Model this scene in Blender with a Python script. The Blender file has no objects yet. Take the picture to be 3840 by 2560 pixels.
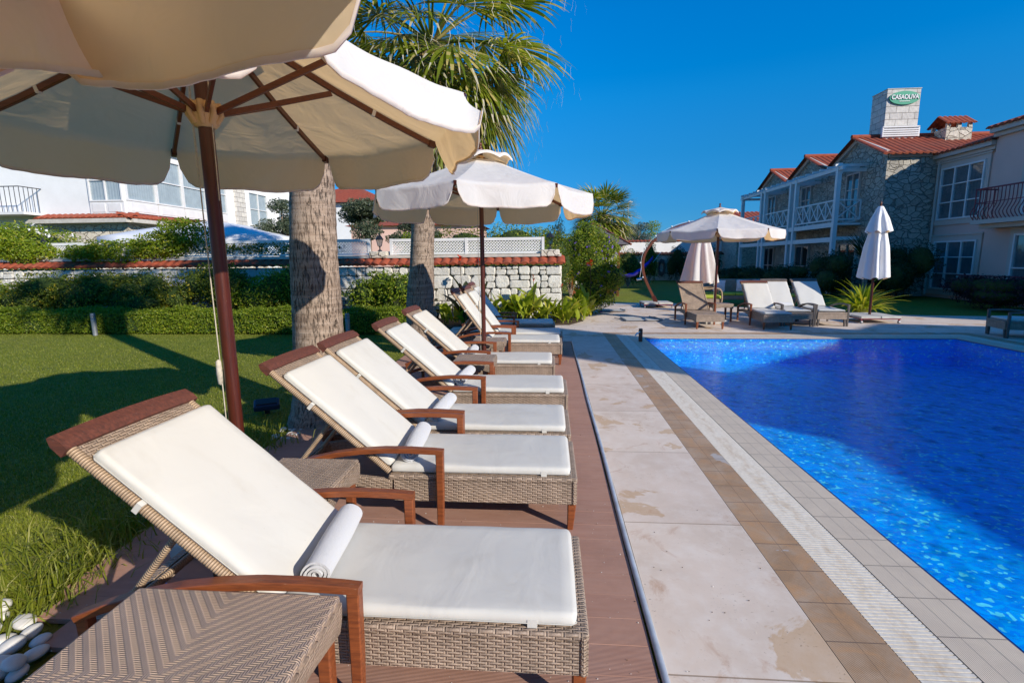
import bpy, math, random
import numpy as np
from mathutils import Vector, Matrix
R = random.Random(7)
NR = np.random.RandomState(11)
PI = math.pi
sc = bpy.context.scene
COL = sc.collection

# ------------------------------------------------------------------ objects
def tag(o, label=None, cat=None, group=None, kind=None):
    if label: o['label'] = label
    if cat: o['category'] = cat
    if group: o['group'] = group
    if kind: o['kind'] = kind
    return o

def empty(name, loc=(0, 0, 0), rz=0.0, label=None, cat=None, group=None):
    o = bpy.data.objects.new(name, None)
    o.empty_display_size = .1
    COL.objects.link(o)
    o.location = loc
    o.rotation_euler = (0, 0, rz)
    return tag(o, label, cat, group)

def copy_tree(o, parent=None):
    c = o.copy()
    COL.objects.link(c)
    c.parent = parent
    for ch in list(o.children):
        copy_tree(ch, c)
    return c

class MB:
    """collects faces, then becomes one mesh object"""
    def __init__(s):
        s.v = []; s.f = []; s.m = []; s.uv = []; s.cur = 0; s.smooth = []
        s.sm = False
    def face(s, pts, uv=None):
        b = len(s.v)
        s.v.extend([tuple(p) for p in pts])
        s.f.append(tuple(range(b, b + len(pts))))
        s.m.append(s.cur); s.smooth.append(s.sm)
        s.uv.append(uv)
    def grid(s, rows, closed_u=False, closed_v=False, uvf=None):
        """rows: list of rows of points (shared vertices, smooth)"""
        n = len(rows); k = len(rows[0]); b = len(s.v)
        for r in rows: s.v.extend([tuple(p) for p in r])
        for i in range(n if closed_v else n - 1):
            for j in range(k if closed_u else k - 1):
                i2 = (i + 1) % n; j2 = (j + 1) % k
                s.f.append((b + i * k + j, b + i * k + j2, b + i2 * k + j2, b + i2 * k + j))
                s.m.append(s.cur); s.smooth.append(s.sm)
                if uvf:
                    s.uv.append([uvf(i, j), uvf(i, j + 1), uvf(i + 1, j + 1), uvf(i + 1, j)])
                else: s.uv.append(None)
        return b
    def box(s, c, d, M=None, ch=0.0):
        x, y, z = c; a, b, e = d[0] / 2, d[1] / 2, d[2] / 2
        P = [Vector((x + i * a, y + j * b, z + k * e)) for k in (-1, 1) for j in (-1, 1) for i in (-1, 1)]
        if M is not None: P = [M @ p for p in P]
        q = len(s.v); s.v.extend([tuple(p) for p in P])
        for f in ((0, 2, 3, 1), (4, 5, 7, 6), (0, 1, 5, 4), (2, 6, 7, 3), (0, 4, 6, 2), (1, 3, 7, 5)):
            s.f.append(tuple(q + i for i in f)); s.m.append(s.cur); s.uv.append(None); s.smooth.append(False)
    def rbox(s, c, d, r=.01, M=None):
        """box with rounded (chamfered) edges"""
        x, y, z = c; a, b, e = d[0] / 2, d[1] / 2, d[2] / 2
        r = min(r, a * .9, b * .9, e * .9)
        rows = []
        def ring(zz, ins):
            A = a - ins; B = b - ins; k = r - ins if ins < r else 0
            rr = max(k, r * .3)
            pts = []
            for cx, cy, a0 in ((A - rr, B - rr, 0), (-A + rr, B - rr, 90), (-A + rr, -B + rr, 180), (A - rr, -B + rr, 270)):
                for t in (0, 45, 90):
                    an = math.radians(a0 + t)
                    p = Vector((x + cx + rr * math.cos(an), y + cy + rr * math.sin(an), z + zz))
                    pts.append(M @ p if M is not None else p)
            return pts
        for zz, ins in ((-e, r), (-e + r * .3, r * .3), (-e + r, 0), (e - r, 0), (e - r * .3, r * .3), (e, r)):
            rows.append(ring(zz, ins))
        s.grid(rows, closed_u=True)
        s.face(rows[0][::-1]); s.face(rows[-1])
    def tube(s, pts, r, n=8, cap=True, flat=None):
        """tube along pts; r number or list; flat=(ry) to squash"""
        P = [Vector(p) for p in pts]; m = len(P)
        rr = r if isinstance(r, (list, tuple)) else [r] * m
        rows = []; up = None
        for i in range(m):
            t = (P[min(i + 1, m - 1)] - P[max(i - 1, 0)])
            if t.length < 1e-9: t = Vector((0, 0, 1))
            t.normalize()
            if up is None:
                up = Vector((0, 0, 1)) if abs(t.z) < .9 else Vector((1, 0, 0))
            sd = t.cross(up)
            if sd.length < 1e-6: sd = t.cross(Vector((0, 1, 0)))
            sd.normalize(); u2 = sd.cross(t).normalized(); up = u2
            rows.append([P[i] + (sd * math.cos(2 * PI * k / n) + u2 * math.sin(2 * PI * k / n) * (flat or 1)) * rr[i] for k in range(n)])
        L = [0.0]
        for i in range(1, m): L.append(L[-1] + (P[i] - P[i - 1]).length)
        s.grid(rows, closed_u=True, uvf=lambda i, j: (j / n * .1, L[min(i, m - 1)]))
        if cap: s.face(rows[0][::-1]); s.face(rows[-1])
    def beam(s, pts, w, h, side=(0, 1, 0)):
        """rectangular section swept along pts; side = width direction; w,h numbers or lists"""
        P = [Vector(p) for p in pts]; m = len(P); sd = Vector(side).normalized()
        W = w if isinstance(w, (list, tuple)) else [w] * m
        H = h if isinstance(h, (list, tuple)) else [h] * m
        rows = []
        for i in range(m):
            t = (P[min(i + 1, m - 1)] - P[max(i - 1, 0)]).normalized()
            n = t.cross(sd).normalized()
            a, b = W[i] / 2, H[i] / 2; c = min(a, b) * .22
            rows.append([P[i] + sd * x + n * y for x, y in ((-a + c, -b), (a - c, -b), (a, -b + c), (a, b - c), (a - c, b), (-a + c, b), (-a, b - c), (-a, -b + c))])
        s.grid(rows, closed_u=True)
        s.face(rows[0][::-1]); s.face(rows[-1])
    def lathe(s, prof, c=(0, 0), n=16, cap=True, jit=0, M=None):
        rows = []
        for r, z in prof:
            rows.append([(c[0] + (r + (R.uniform(-jit, jit) if jit else 0)) * math.cos(2 * PI * k / n), c[1] + r * math.sin(2 * PI * k / n), z) for k in range(n)])
        if M is not None: rows = [[M @ Vector(p) for p in q] for q in rows]
        s.grid(rows, closed_u=True)
        if cap: s.face(rows[0][::-1]); s.face(rows[-1])
    def arr(s, V, F, smooth=False):
        """append numpy quads/tris"""
        b = len(s.v); s.v.extend(map(tuple, V.tolist()))
        for f in F.tolist():
            s.f.append(tuple(b + i for i in f)); s.m.append(s.cur); s.uv.append(None); s.smooth.append(smooth)
    def xf(s, M, frm=0):
        for i in range(frm, len(s.v)): s.v[i] = tuple(M @ Vector(s.v[i]))
    def build(s, name, mats, parent=None, loc=(0, 0, 0), M=None, rz=0, smooth=None, uv=True):
        if not isinstance(mats, (list, tuple)): mats = [mats]
        me = bpy.data.meshes.new(name)
        me.from_pydata(s.v, [], s.f)
        me.polygons.foreach_set('material_index', s.m)
        sm = [True] * len(s.f) if smooth else ([False] * len(s.f) if smooth is False else s.smooth)
        me.polygons.foreach_set('use_smooth', sm)
        if uv:
            ul = me.uv_layers.new(name='UVMap')
            U = []
            for fi, f in enumerate(s.f):
                if s.uv[fi] is not None:
                    for q in s.uv[fi]: U.extend(q)
                    continue
                p = [s.v[i] for i in f]
                a = [p[1][k] - p[0][k] for k in range(3)]; b = [p[-1][k] - p[0][k] for k in range(3)]
                n = (abs(a[1] * b[2] - a[2] * b[1]), abs(a[2] * b[0] - a[0] * b[2]), abs(a[0] * b[1] - a[1] * b[0]))
                if n[2] >= n[0] and n[2] >= n[1]: ix = (0, 1)
                elif n[1] >= n[0]: ix = (0, 2)
                else: ix = (1, 2)
                for q in p: U.extend((q[ix[0]], q[ix[1]]))
            ul.data.foreach_set('uv', U)
        for m in mats: me.materials.append(m)
        if M is not None: me.transform(M)
        me.update()
        o = bpy.data.objects.new(name, me)
        COL.objects.link(o)
        o.location = loc; o.rotation_euler = (0, 0, rz)
        if parent: o.parent = parent
        return o

def bevel(o, w=.004, seg=2):
    md = o.modifiers.new('Bevel', 'BEVEL'); md.width = w; md.segments = seg; md.limit_method = 'ANGLE'
    return o

def fastmesh(name, V, F, mats, parent=None, loc=(0, 0, 0), mi=None, smooth=False):
    """V (n,3) F (m,k) numpy"""
    me = bpy.data.meshes.new(name)
    k = F.shape[1]
    me.vertices.add(len(V)); me.vertices.foreach_set('co', V.astype(np.float32).ravel())
    me.loops.add(F.size); me.loops.foreach_set('vertex_index', F.astype(np.int32).ravel())
    me.polygons.add(len(F))
    me.polygons.foreach_set('loop_start', np.arange(0, F.size, k, dtype=np.int32))
    me.polygons.foreach_set('loop_total', np.full(len(F), k, dtype=np.int32))
    if mi is not None: me.polygons.foreach_set('material_index', mi.astype(np.int32))
    me.polygons.foreach_set('use_smooth', np.full(len(F), smooth))
    if not isinstance(mats, (list, tuple)): mats = [mats]
    for m in mats: me.materials.append(m)
    me.update(calc_edges=True); me.validate()
    o = bpy.data.objects.new(name, me); COL.objects.link(o)
    o.location = loc
    if parent: o.parent = parent
    return o

# ------------------------------------------------------------------ materials
class G:
    def __init__(s, name):
        s.m = bpy.data.materials.new(name); s.m.use_nodes = True
        s.t = s.m.node_tree; s.t.nodes.clear()
        s.out = s.t.nodes.new('ShaderNodeOutputMaterial')
    def n(s, typ, props=None, **kw):
        nd = s.t.nodes.new('ShaderNode' + typ)
        for k, v in (props or {}).items(): setattr(nd, k, v)
        for k, v in kw.items():
            k2 = k.replace('_', ' ')
            inp = nd.inputs[int(k[1:])] if (k[0] == 'i' and k[1:].isdigit()) else nd.inputs[k2]
            s.set(inp, v)
        return nd
    def set(s, inp, v):
        if isinstance(v, bpy.types.NodeSocket): s.t.links.new(v, inp)
        elif isinstance(v, bpy.types.Node): s.t.links.new(v.outputs[0], inp)
        else:
            if inp.type == 'RGBA' and len(v) == 3: v = (*v, 1)
            inp.default_value = v
    def math(s, op, a, b=0.0, c=0.0, clamp=False):
        nd = s.n('Math', {'operation': op, 'use_clamp': clamp}, i0=a, i1=b, i2=c); return nd.outputs[0]
    def mix(s, f, a, b, mode='MIX'):
        nd = s.n('MixRGB', {'blend_type': mode}, Fac=f, Color1=a, Color2=b); return nd.outputs[0]
    def co(s, k='Object'): return s.n('TexCoord').outputs[k]
    def map(s, v, sc=(1, 1, 1), rot=(0, 0, 0), loc=(0, 0, 0)):
        return s.n('Mapping', Vector=v, Scale=sc, Rotation=rot, Location=loc).outputs[0]
    def noise(s, v, scale, detail=3, rough=.55, dist=0.0):
        return s.n('TexNoise', Vector=v, Scale=float(scale), Detail=float(detail), Roughness=rough, Distortion=dist).outputs[0]
    def ramp(s, f, stops, interp='LINEAR'):
        nd = s.n('ValToRGB', Fac=f); cr = nd.color_ramp; cr.interpolation = interp
        while len(cr.elements) < len(stops): cr.elements.new(.5)
        for e, (p, c) in zip(cr.elements, stops):
            e.position = p; e.color = (*c, 1) if not isinstance(c, (int, float)) else (c, c, c, 1)
        return nd.outputs[0]
    def bump(s, h, strength=.5, dist=.01, nrm=None):
        nd = s.n('Bump', Height=h, Strength=strength, Distance=dist)
        if nrm is not None: s.set(nd.inputs['Normal'], nrm)
        return nd.outputs[0]
    def pr(s, col, rough=.6, nrm=None, spec=.5, **kw):
        nd = s.n('BsdfPrincipled', Roughness=rough)
        s.set(nd.inputs['Base Color'], col); nd.inputs['Specular IOR Level'].default_value = spec
        if nrm is not None: s.set(nd.inputs['Normal'], nrm)
        for k, v in kw.items(): s.set(nd.inputs[k.replace('_', ' ')], v)
        return nd.outputs[0]
    def done(s, sh, disp=None):
        s.set(s.out.inputs['Surface'], sh); return s.m

def simple(name, col, rough=.6, var=.15, scale=6, bump=.0, bscale=60, spec=.4, metal=0.0, coord='Object'):
    g = G(name); c = g.co(coord)
    nz = g.noise(c, scale, 4)
    f = g.ramp(nz, [(.3, 1 - var), (.7, 1 + var * .3)])
    colr = g.mix(1.0, (*col, 1), f, 'MULTIPLY')
    nr = g.bump(g.noise(c, bscale, 3), bump, .005) if bump else None
    return g.done(g.pr(colr, rough, nr, spec, Metallic=metal))

def m_cushion():
    g = G('cushion_fabric'); c = g.co()
    oi = g.n('ObjectInfo').outputs['Random']
    v = g.n('VectorMath', {'operation': 'ADD'}, i0=c, i1=g.n('CombineXYZ', X=g.math('MULTIPLY', oi, 37.), Y=g.math('MULTIPLY', oi, 11.), Z=0.0).outputs[0]).outputs[0]
    st = g.noise(g.map(v, (1, 1.6, 1)), 2.6, 6, .62, .6)
    fine = g.noise(v, 14, 5, .7)
    f = g.math('MULTIPLY', g.ramp(st, [(.52, 0.0), (.72, 1.0)]), g.ramp(fine, [(.35, .3), (.65, 1.0)]))
    col = g.mix(g.math('MULTIPLY', f, .38), (.60, .588, .553, 1), (.46, .42, .355, 1))
    sp = g.ramp(g.noise(v, 90, 2, .5), [(.74, 0.0), (.78, 1.0)])
    col = g.mix(g.math('MULTIPLY', sp, .25), col, (.35, .28, .22, 1))
    b1 = g.bump(g.noise(g.map(v, (2.2, 1.4, 1)), 2.6, 3, .5, .5), .35, .016)
    b2 = g.bump(g.noise(v, 500, 2), .12, .001, b1)
    return g.done(g.pr(col, .75, b2, .25))

def weave_nodes(g, uv, pu, pv, flip=False):
    """returns height 0..1 of a basket weave with paired stakes"""
    sx = g.n('SeparateXYZ', Vector=uv)
    u = g.math('DIVIDE', sx.outputs[1 if flip else 0], pu); v = g.math('DIVIDE', sx.outputs[0 if flip else 1], pv)
    row = g.math('FLOOR', v)
    par = g.math('MULTIPLY', row, PI)
    over = g.math('COSINE', g.math('ADD', g.math('MULTIPLY', u, PI), par))          # +1 horizontal over, -1 under
    ph = g.math('ABSOLUTE', g.math('SINE', g.math('MULTIPLY', v, PI)))
    ph = g.math('POWER', ph, .6)
    puu = g.math('ABSOLUTE', g.math('SINE', g.math('MULTIPLY', u, 2 * PI)))
    fr = g.math('PINGPONG', u, .5)                                                  # 0 at stakes centre
    stake = g.math('LESS_THAN', fr, .27)
    pvv = g.math('MULTIPLY', g.math('POWER', puu, .6), stake)
    hh = g.math('MULTIPLY', ph, g.math('MULTIPLY_ADD', over, .36, .62))
    hv = g.math('MULTIPLY', pvv, g.math('MULTIPLY_ADD', over, -.36, .62))
    return g.math('MAXIMUM', hh, hv), hh, hv

def m_wicker(name='wicker', pu=.03, pv=.0115, base=(.34, .25, .185), flip=False, dark=(.05, .032, .022)):
    g = G(name); uv = g.co('UV'); o = g.co()
    h, hh, hv = weave_nodes(g, uv, pu, pv, flip)
    big = g.ramp(g.noise(o, 9, 6, .75), [(.3, .66), (.7, 1.22)])
    tip = g.mix(g.ramp(g.noise(o, 160, 2), [(.4, 0.0), (.6, 1.0)]), (base[0], base[1], base[2], 1), (base[0] * 1.25, base[1] * 1.3, base[2] * 1.35, 1))
    col = g.mix(g.ramp(h, [(.12, 0.0), (.42, 1.0)]), (*dark, 1), tip)
    col = g.mix(1.0, col, big, 'MULTIPLY')
    return g.done(g.pr(col, .5, g.bump(h, 1.0, .006), .45))

def m_herring():
    g = G('herringbone_wicker'); uv = g.co('UV'); o = g.co()
    sx = g.n('SeparateXYZ', Vector=uv); x, y = sx.outputs[0], sx.outputs[1]
    ax, ay = g.math('ABSOLUTE', x), g.math('ABSOLUTE', y)
    mx, mn = g.math('MAXIMUM', ax, ay), g.math('MINIMUM', ax, ay)
    sel = g.math('GREATER_THAN', ax, ay)
    t = g.math('ADD', g.math('MULTIPLY', sel, y), g.math('MULTIPLY', g.math('SUBTRACT', 1.0, sel), x))
    S = .0074; N = 6.0
    iu = g.math('FLOOR', g.math('DIVIDE', ax, S)); iv = g.math('FLOOR', g.math('DIVIDE', ay, S))
    m = g.math('MODULO', g.math('ADD', g.math('SUBTRACT', iu, iv), 600.0), N)
    over = g.math('LESS_THAN', m, 2.5)
    pv_ = g.math('POWER', g.math('ABSOLUTE', g.math('SINE', g.math('MULTIPLY', g.math('DIVIDE', y, S), PI))), .55)
    pu_ = g.math('POWER', g.math('ABSOLUTE', g.math('SINE', g.math('MULTIPLY', g.math('DIVIDE', x, S), PI))), .55)
    k = g.math('SINE', g.math('MULTIPLY', g.math('DIVIDE', g.math('ADD', m, .5), 3.0), PI))
    k = g.math('MULTIPLY_ADD', g.math('ABSOLUTE', k), .4, .6)
    h = g.math('MULTIPLY', g.math('ADD', g.math('MULTIPLY', pv_, over), g.math('MULTIPLY', g.math('MULTIPLY', pu_, .8), g.math('SUBTRACT', 1.0, over))), k)
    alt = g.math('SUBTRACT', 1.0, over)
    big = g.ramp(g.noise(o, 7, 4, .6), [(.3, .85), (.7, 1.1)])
    ca = g.mix(alt, (.58, .42, .31, 1), (.38, .29, .24, 1))  # strands along x lighter, as if catching light; put into the colour
    col = g.mix(g.ramp(h, [(.08, 0.0), (.45, 1.0)]), (.085, .055, .04, 1), ca)
    col = g.mix(1.0, col, big, 'MULTIPLY')
    sp = g.ramp(g.noise(o, 170, 1, .5), [(.76, 0.0), (.785, 1.0)])
    col = g.mix(sp, col, (.7, .66, .6, 1))
    return g.done(g.pr(col, .5, g.bump(h, 1.0, .007), .4))

def m_wrap():
    g = G('wrapped_cane'); uv = g.co('UV'); o = g.co()
    y = g.n('SeparateXYZ', Vector=uv).outputs[1]
    p = g.math('ABSOLUTE', g.math('SINE', g.math('MULTIPLY', g.math('DIVIDE', y, .011), PI)))
    h = g.math('POWER', p, .5)
    col = g.mix(g.ramp(h, [(.2, 0.0), (.7, 1.0)]), (.09, .055, .035, 1), (.42, .30, .20, 1))
    col = g.mix(1.0, col, g.ramp(g.noise(o, 20, 3), [(.3, .8), (.7, 1.15)]), 'MULTIPLY')
    return g.done(g.pr(col, .45, g.bump(h, .9, .005), .45))

def m_wood(name, c1, c2, rough=.45, sc=(3, 26, 26), wear=(.5, .38, .26), wamt=.5):
    g = G(name); o = g.co()
    gr = g.noise(g.map(o, sc), 3.2, 6, .65, .4)
    col = g.mix(g.ramp(gr, [(.35, 0.0), (.65, 1.0)]), (*c1, 1), (*c2, 1))
    w = g.ramp(g.noise(g.map(o, (6, 30, 30)), 5, 5, .7), [(.64, 0.0), (.7, 1.0)])
    col = g.mix(g.math('MULTIPLY', w, wamt), col, (*wear, 1))
    return g.done(g.pr(col, rough, g.bump(gr, .4, .003), .5))

def m_canopy(name='parasol_canvas', tr=.42):
    g = G(name); o = g.co()
    nz = g.noise(o, 2.2, 5, .6)
    dc = g.mix(g.ramp(nz, [(.35, 0.0), (.7, 1.0)]), (.90, .915, .93, 1), (.87, .87, .86, 1))
    fine = g.noise(g.map(o, (1, 1, 1)), 260, 2)
    wr = g.noise(o, 3.5, 3, .5, 1.2)
    b = g.bump(wr, .35, .05)
    b = g.bump(fine, .15, .001, b)
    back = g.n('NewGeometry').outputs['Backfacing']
    dc = g.mix(back, (.80, .64, .45, 1), dc)   # warm glow under the canopy put into the underside colour; outside white
    d = g.n('BsdfDiffuse', Color=dc, Normal=b)
    t = g.n('BsdfTranslucent', Color=(.95, .63, .31, 1), Normal=b)
    mx = g.n('MixShader', Fac=tr); g.set(mx.inputs[1], d); g.set(mx.inputs[2], t)
    return g.done(mx.outputs[0])

def m_towel():
    g = G('terry_towel'); o = g.co()
    b = g.bump(g.noise(o, 330, 2, .6), .8, .004); b = g.bump(g.noise(o, 18, 3), .4, .01, b)
    return g.done(g.pr((.58, .59, .62, 1), .95, b, .1, Sheen_Weight=.4))

def m_leaf(name, c1, c2, c3=None, trans=.35, rough=.45, f3=.12):
    g = G(name)
    ri = g.n('NewGeometry').outputs['Random Per Island']
    o = g.co()
    nz = g.noise(o, 1.3, 3)
    f = g.math('ADD', g.math('MULTIPLY', ri, .7), g.math('MULTIPLY', g.math('SUBTRACT', nz, .5), 1.2), clamp=True)
    col = g.mix(f, (*c1, 1), (*c2, 1))
    if c3:
        sel = g.math('LESS_THAN', g.math('FRACT', g.math('MULTIPLY', ri, 17.3)), f3)
        col = g.mix(sel, col, (*c3, 1))
    p = g.pr(col, rough, None, .4)
    tcol = g.mix(1.0, col, (1.5, 1.5, .55, 1), 'MULTIPLY')
    t = g.n('BsdfTranslucent', Color=tcol)
    mx = g.n('MixShader', Fac=trans); g.set(mx.inputs[1], p); g.set(mx.inputs[2], t)
    return g.done(mx.outputs[0])

def m_stonewall(name='stone_block', base=(.76, .73, .66), lo=(.56, .52, .45)):
    g = G(name); o = g.co()
    ri = g.n('NewGeometry').outputs['Random Per Island']
    n1 = g.noise(o, 6, 6, .65); n2 = g.noise(o, 40, 5, .7)
    col = g.mix(ri, (*base, 1), (base[0] * .82, base[1] * .82, base[2] * .84, 1))
    col = g.mix(g.ramp(n1, [(.5, 0.0), (.75, 1.0)]), col, (*lo, 1))
    sp = g.ramp(n2, [(.3, .6), (.42, 1.0)])
    col = g.mix(1.0, col, sp, 'MULTIPLY')
    b = g.bump(n2, .9, .02); b = g.bump(n1, .7, .05, b)
    return g.done(g.pr(col, .9, b, .2))

def m_voronoi_wall(name, stone=(.50, .46, .39), stone2=(.36, .33, .28), mortar=(.22, .20, .17), scale=3.2, st=(1, 1, 1.6)):
    g = G(name); o = g.co()
    w = g.n('VectorMath', {'operation': 'ADD'}, i0=g.map(o, st), i1=g.n('VectorMath', {'operation': 'SCALE'}, i0=g.n('TexNoise', Vector=o, Scale=3.0).outputs['Color'], Scale=.22).outputs[0]).outputs[0]
    vo = g.n('TexVoronoi', {'feature': 'DISTANCE_TO_EDGE'}, Vector=w, Scale=scale)
    vc = g.n('TexVoronoi', {'feature': 'F1'}, Vector=w, Scale=scale)
    d = g.ramp(vo.outputs['Distance'], [(.015, 0.0), (.055, 1.0)])
    n2 = g.noise(o, 14, 5, .7)
    rnd = g.n('SeparateXYZ', Vector=vc.outputs['Color']).outputs[0]
    c = g.mix(rnd, (*stone, 1), (*stone2, 1))
    c = g.mix(1.0, c, g.ramp(n2, [(.3, .75), (.6, 1.1)]), 'MULTIPLY')
    col = g.mix(d, (*mortar, 1), c)
    h = g.math('ADD', g.math('MULTIPLY', d, .8), g.math('MULTIPLY', n2, .4))
    return g.done(g.pr(col, .9, g.bump(h, 1.0, .04), .2))

def m_brickstone(name, stone=(.5, .46, .40), mortar=(.2, .18, .16)):
    g = G(name); uv = g.co('UV'); o = g.co()
    br = g.n('TexBrick', {'offset': .5}, Vector=uv, Scale=1.0, Color1=(*stone, 1), Color2=(stone[0] * .8, stone[1] * .8, stone[2] * .82, 1), Mortar=(*mortar, 1))
    br.inputs['Mortar Size'].default_value = .012; br.inputs['Brick Width'].default_value = .5; br.inputs['Row Height'].default_value = .26
    br.inputs['Mortar Smooth'].default_value = .3
    n2 = g.noise(o, 9, 5, .7)
    col = g.mix(1.0, br.outputs['Color'], g.ramp(n2, [(.3, .8), (.6, 1.08)]), 'MULTIPLY')
    h = g.math('SUBTRACT', g.math('MULTIPLY', n2, .4), br.outputs['Fac'])
    return g.done(g.pr(col, .9, g.bump(h, .8, .03), .2))

def m_travertine(bw=.74, rh=1.17, off=0.0, bs=.5, mort=(.5, .45, .4)):
    g = G('travertine'); o = g.co(); uv = g.co('UV')
    n1 = g.noise(o, 1.1, 6, .6, .5); n2 = g.noise(o, 7, 6, .65); n3 = g.noise(g.map(o, (14, 26, 1)), 3, 4, .7)
    col = g.mix(g.ramp(n1, [(.35, 0.0), (.65, 1.0)]), (.74, .625, .53, 1), (.62, .51, .42, 1))
    col = g.mix(g.ramp(n2, [(.45, 0.0), (.75, .6)]), col, (.80, .73, .66, 1))
    # ochre and rust water stains with a drawn edge
    s1 = g.noise(g.map(o, (1, 1, 1), loc=(3.1, 7.7, 0)), 1.7, 7, .6, .4)
    st = g.ramp(s1, [(.568, 0.0), (.588, .9), (.66, .75), (.8, .5)])
    col = g.mix(g.math('MULTIPLY', st, .62), col, (.50, .30, .13, 1))
    s2 = g.ramp(g.noise(g.map(o, loc=(9, 2, 0)), 3.1, 8, .72, .8), [(.57, 0.0), (.70, 1.0)])
    col = g.mix(g.math('MULTIPLY', s2, .55), col, (.42, .20, .09, 1))
    pit = g.ramp(n3, [(.335, 1.0), (.37, 0.0)])
    pm = g.ramp(g.noise(o, 2.4, 3), [(.48, 0.0), (.62, 1.0)])
    pit = g.math('MULTIPLY', pit, pm)
    col = g.mix(g.math('MULTIPLY', pit, .7), col, (.16, .11, .07, 1))
    br = g.n('TexBrick', {'offset': off}, Vector=uv, Scale=1.0, Color1=(1, 1, 1, 1), Color2=(.93, .92, .93, 1), Mortar=(*mort, 1))
    br.inputs['Mortar Size'].default_value = .004; br.inputs['Brick Width'].default_value = bw; br.inputs['Row Height'].default_value = rh
    br.inputs['Mortar Smooth'].default_value = .1
    col = g.mix(1.0, col, br.outputs['Color'], 'MULTIPLY')
    h = g.math('SUBTRACT', g.math('MULTIPLY', n2, .25), g.math('ADD', g.math('MULTIPLY', pit, .6), br.outputs['Fac']))
    return g.done(g.pr(col, .8, g.bump(h, bs, .006), .15))

def m_tile(name, c1, c2, size=.25, rib=.0062, cols=.125, joint=(.22, .15, .1), stain=None, ribdir=0, samt=.0):
    """ribbed pool tiles: UV in metres, joints every `size` along v and every `cols` along u"""
    g = G(name); uv = g.co('UV'); o = g.co()
    sx = g.n('SeparateXYZ', Vector=uv); u, v = sx.outputs[0], sx.outputs[1]
    ju = g.math('PINGPONG', u, cols / 2); jv = g.math('PINGPONG', v, size / 2)
    ju = g.math('LESS_THAN', ju, .0016); jv = g.math('LESS_THAN', jv, .0032)
    j = g.math('MAXIMUM', ju, jv)
    rb = g.math('ABSOLUTE', g.math('SINE', g.math('MULTIPLY', g.math('DIVIDE', u if ribdir == 0 else v, rib), PI)))
    n1 = g.noise(o, 3.3, 7, .65, .6)
    col = g.mix(g.ramp(n1, [(.38, 0.0), (.62, 1.0)]), (*c1, 1), (*c2, 1))
    if stain:
        om = g.ramp(g.noise(g.map(o, loc=(2, 9, 0)), 5.5, 6, .7, .8), [(.45, 0.0), (.65, 1.0)])
        col = g.mix(g.math('MULTIPLY', om, .7), col, (.60, .33, .15, 1))
        s = g.ramp(g.noise(g.map(o, loc=(5, 1, 0)), 2.1, 6, .6, .5), [(.63, 0.0), (.64, 1.0)])
        col = g.mix(g.math('MULTIPLY', s, samt), col, (*stain, 1))
    col = g.mix(g.math('MULTIPLY', g.math('SUBTRACT', 1.0, rb), .35), col, (c1[0] * .35, c1[1] * .35, c1[2] * .35, 1))
    col = g.mix(j, col, (*joint, 1))
    h = g.math('SUBTRACT', rb, g.math('MULTIPLY', j, 2.0))
    return g.done(g.pr(col, .5, g.bump(h, .6, .002), .4))

def m_grate():
    g = G('grate_plastic'); o = g.co()
    x = g.n('SeparateXYZ', Vector=o).outputs[0]
    mid = g.math('PINGPONG', g.math('SUBTRACT', x, 1.55), .5)
    band = g.ramp(mid, [(.0, 1.0), (.07, .25)])
    nz = g.ramp(g.noise(g.map(o, (6, 2, 1)), 3, 6, .7), [(.42, 0.0), (.66, 1.0)])
    col = g.mix(g.math('MULTIPLY', g.math('MULTIPLY', band, nz), .7), (.76, .70, .61, 1), (.50, .36, .22, 1))
    col = g.mix(1.0, col, g.ramp(g.noise(o, 40, 3), [(.3, .85), (.6, 1.0)]), 'MULTIPLY')
    return g.done(g.pr(col, .45, None, .4))

def m_deck():
    g = G('composite_decking'); o = g.co(); uv = g.co('UV')
    ri = g.n('NewGeometry').outputs['Random Per Island']
    v = g.n('SeparateXYZ', Vector=uv).outputs[1]
    rb = g.math('ABSOLUTE', g.math('SINE', g.math('MULTIPLY', g.math('DIVIDE', v, .0065), PI)))
    n1 = g.noise(g.map(o, (1, 6, 1)), 4, 5, .6)
    c = g.mix(ri, (.46, .255, .185, 1), (.41, .22, .16, 1))
    c = g.mix(g.ramp(n1, [(.3, 0.0), (.7, .6)]), c, (.52, .32, .25, 1))
    c = g.mix(g.ramp(g.noise(o, 2.2, 6, .7), [(.5, 0.0), (.7, .45)]), c, (.30, .17, .13, 1))
    c = g.mix(g.math('MULTIPLY', g.math('SUBTRACT', 1.0, rb), .35), c, (.2, .1, .07, 1))
    sp = g.ramp(g.noise(o, 75, 1, .5), [(.775, 0.0), (.79, 1.0)])
    c = g.mix(sp, c, (.6, .52, .42, 1))
    return g.done(g.pr(c, .65, g.bump(rb, .6, .003), .3))

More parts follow.
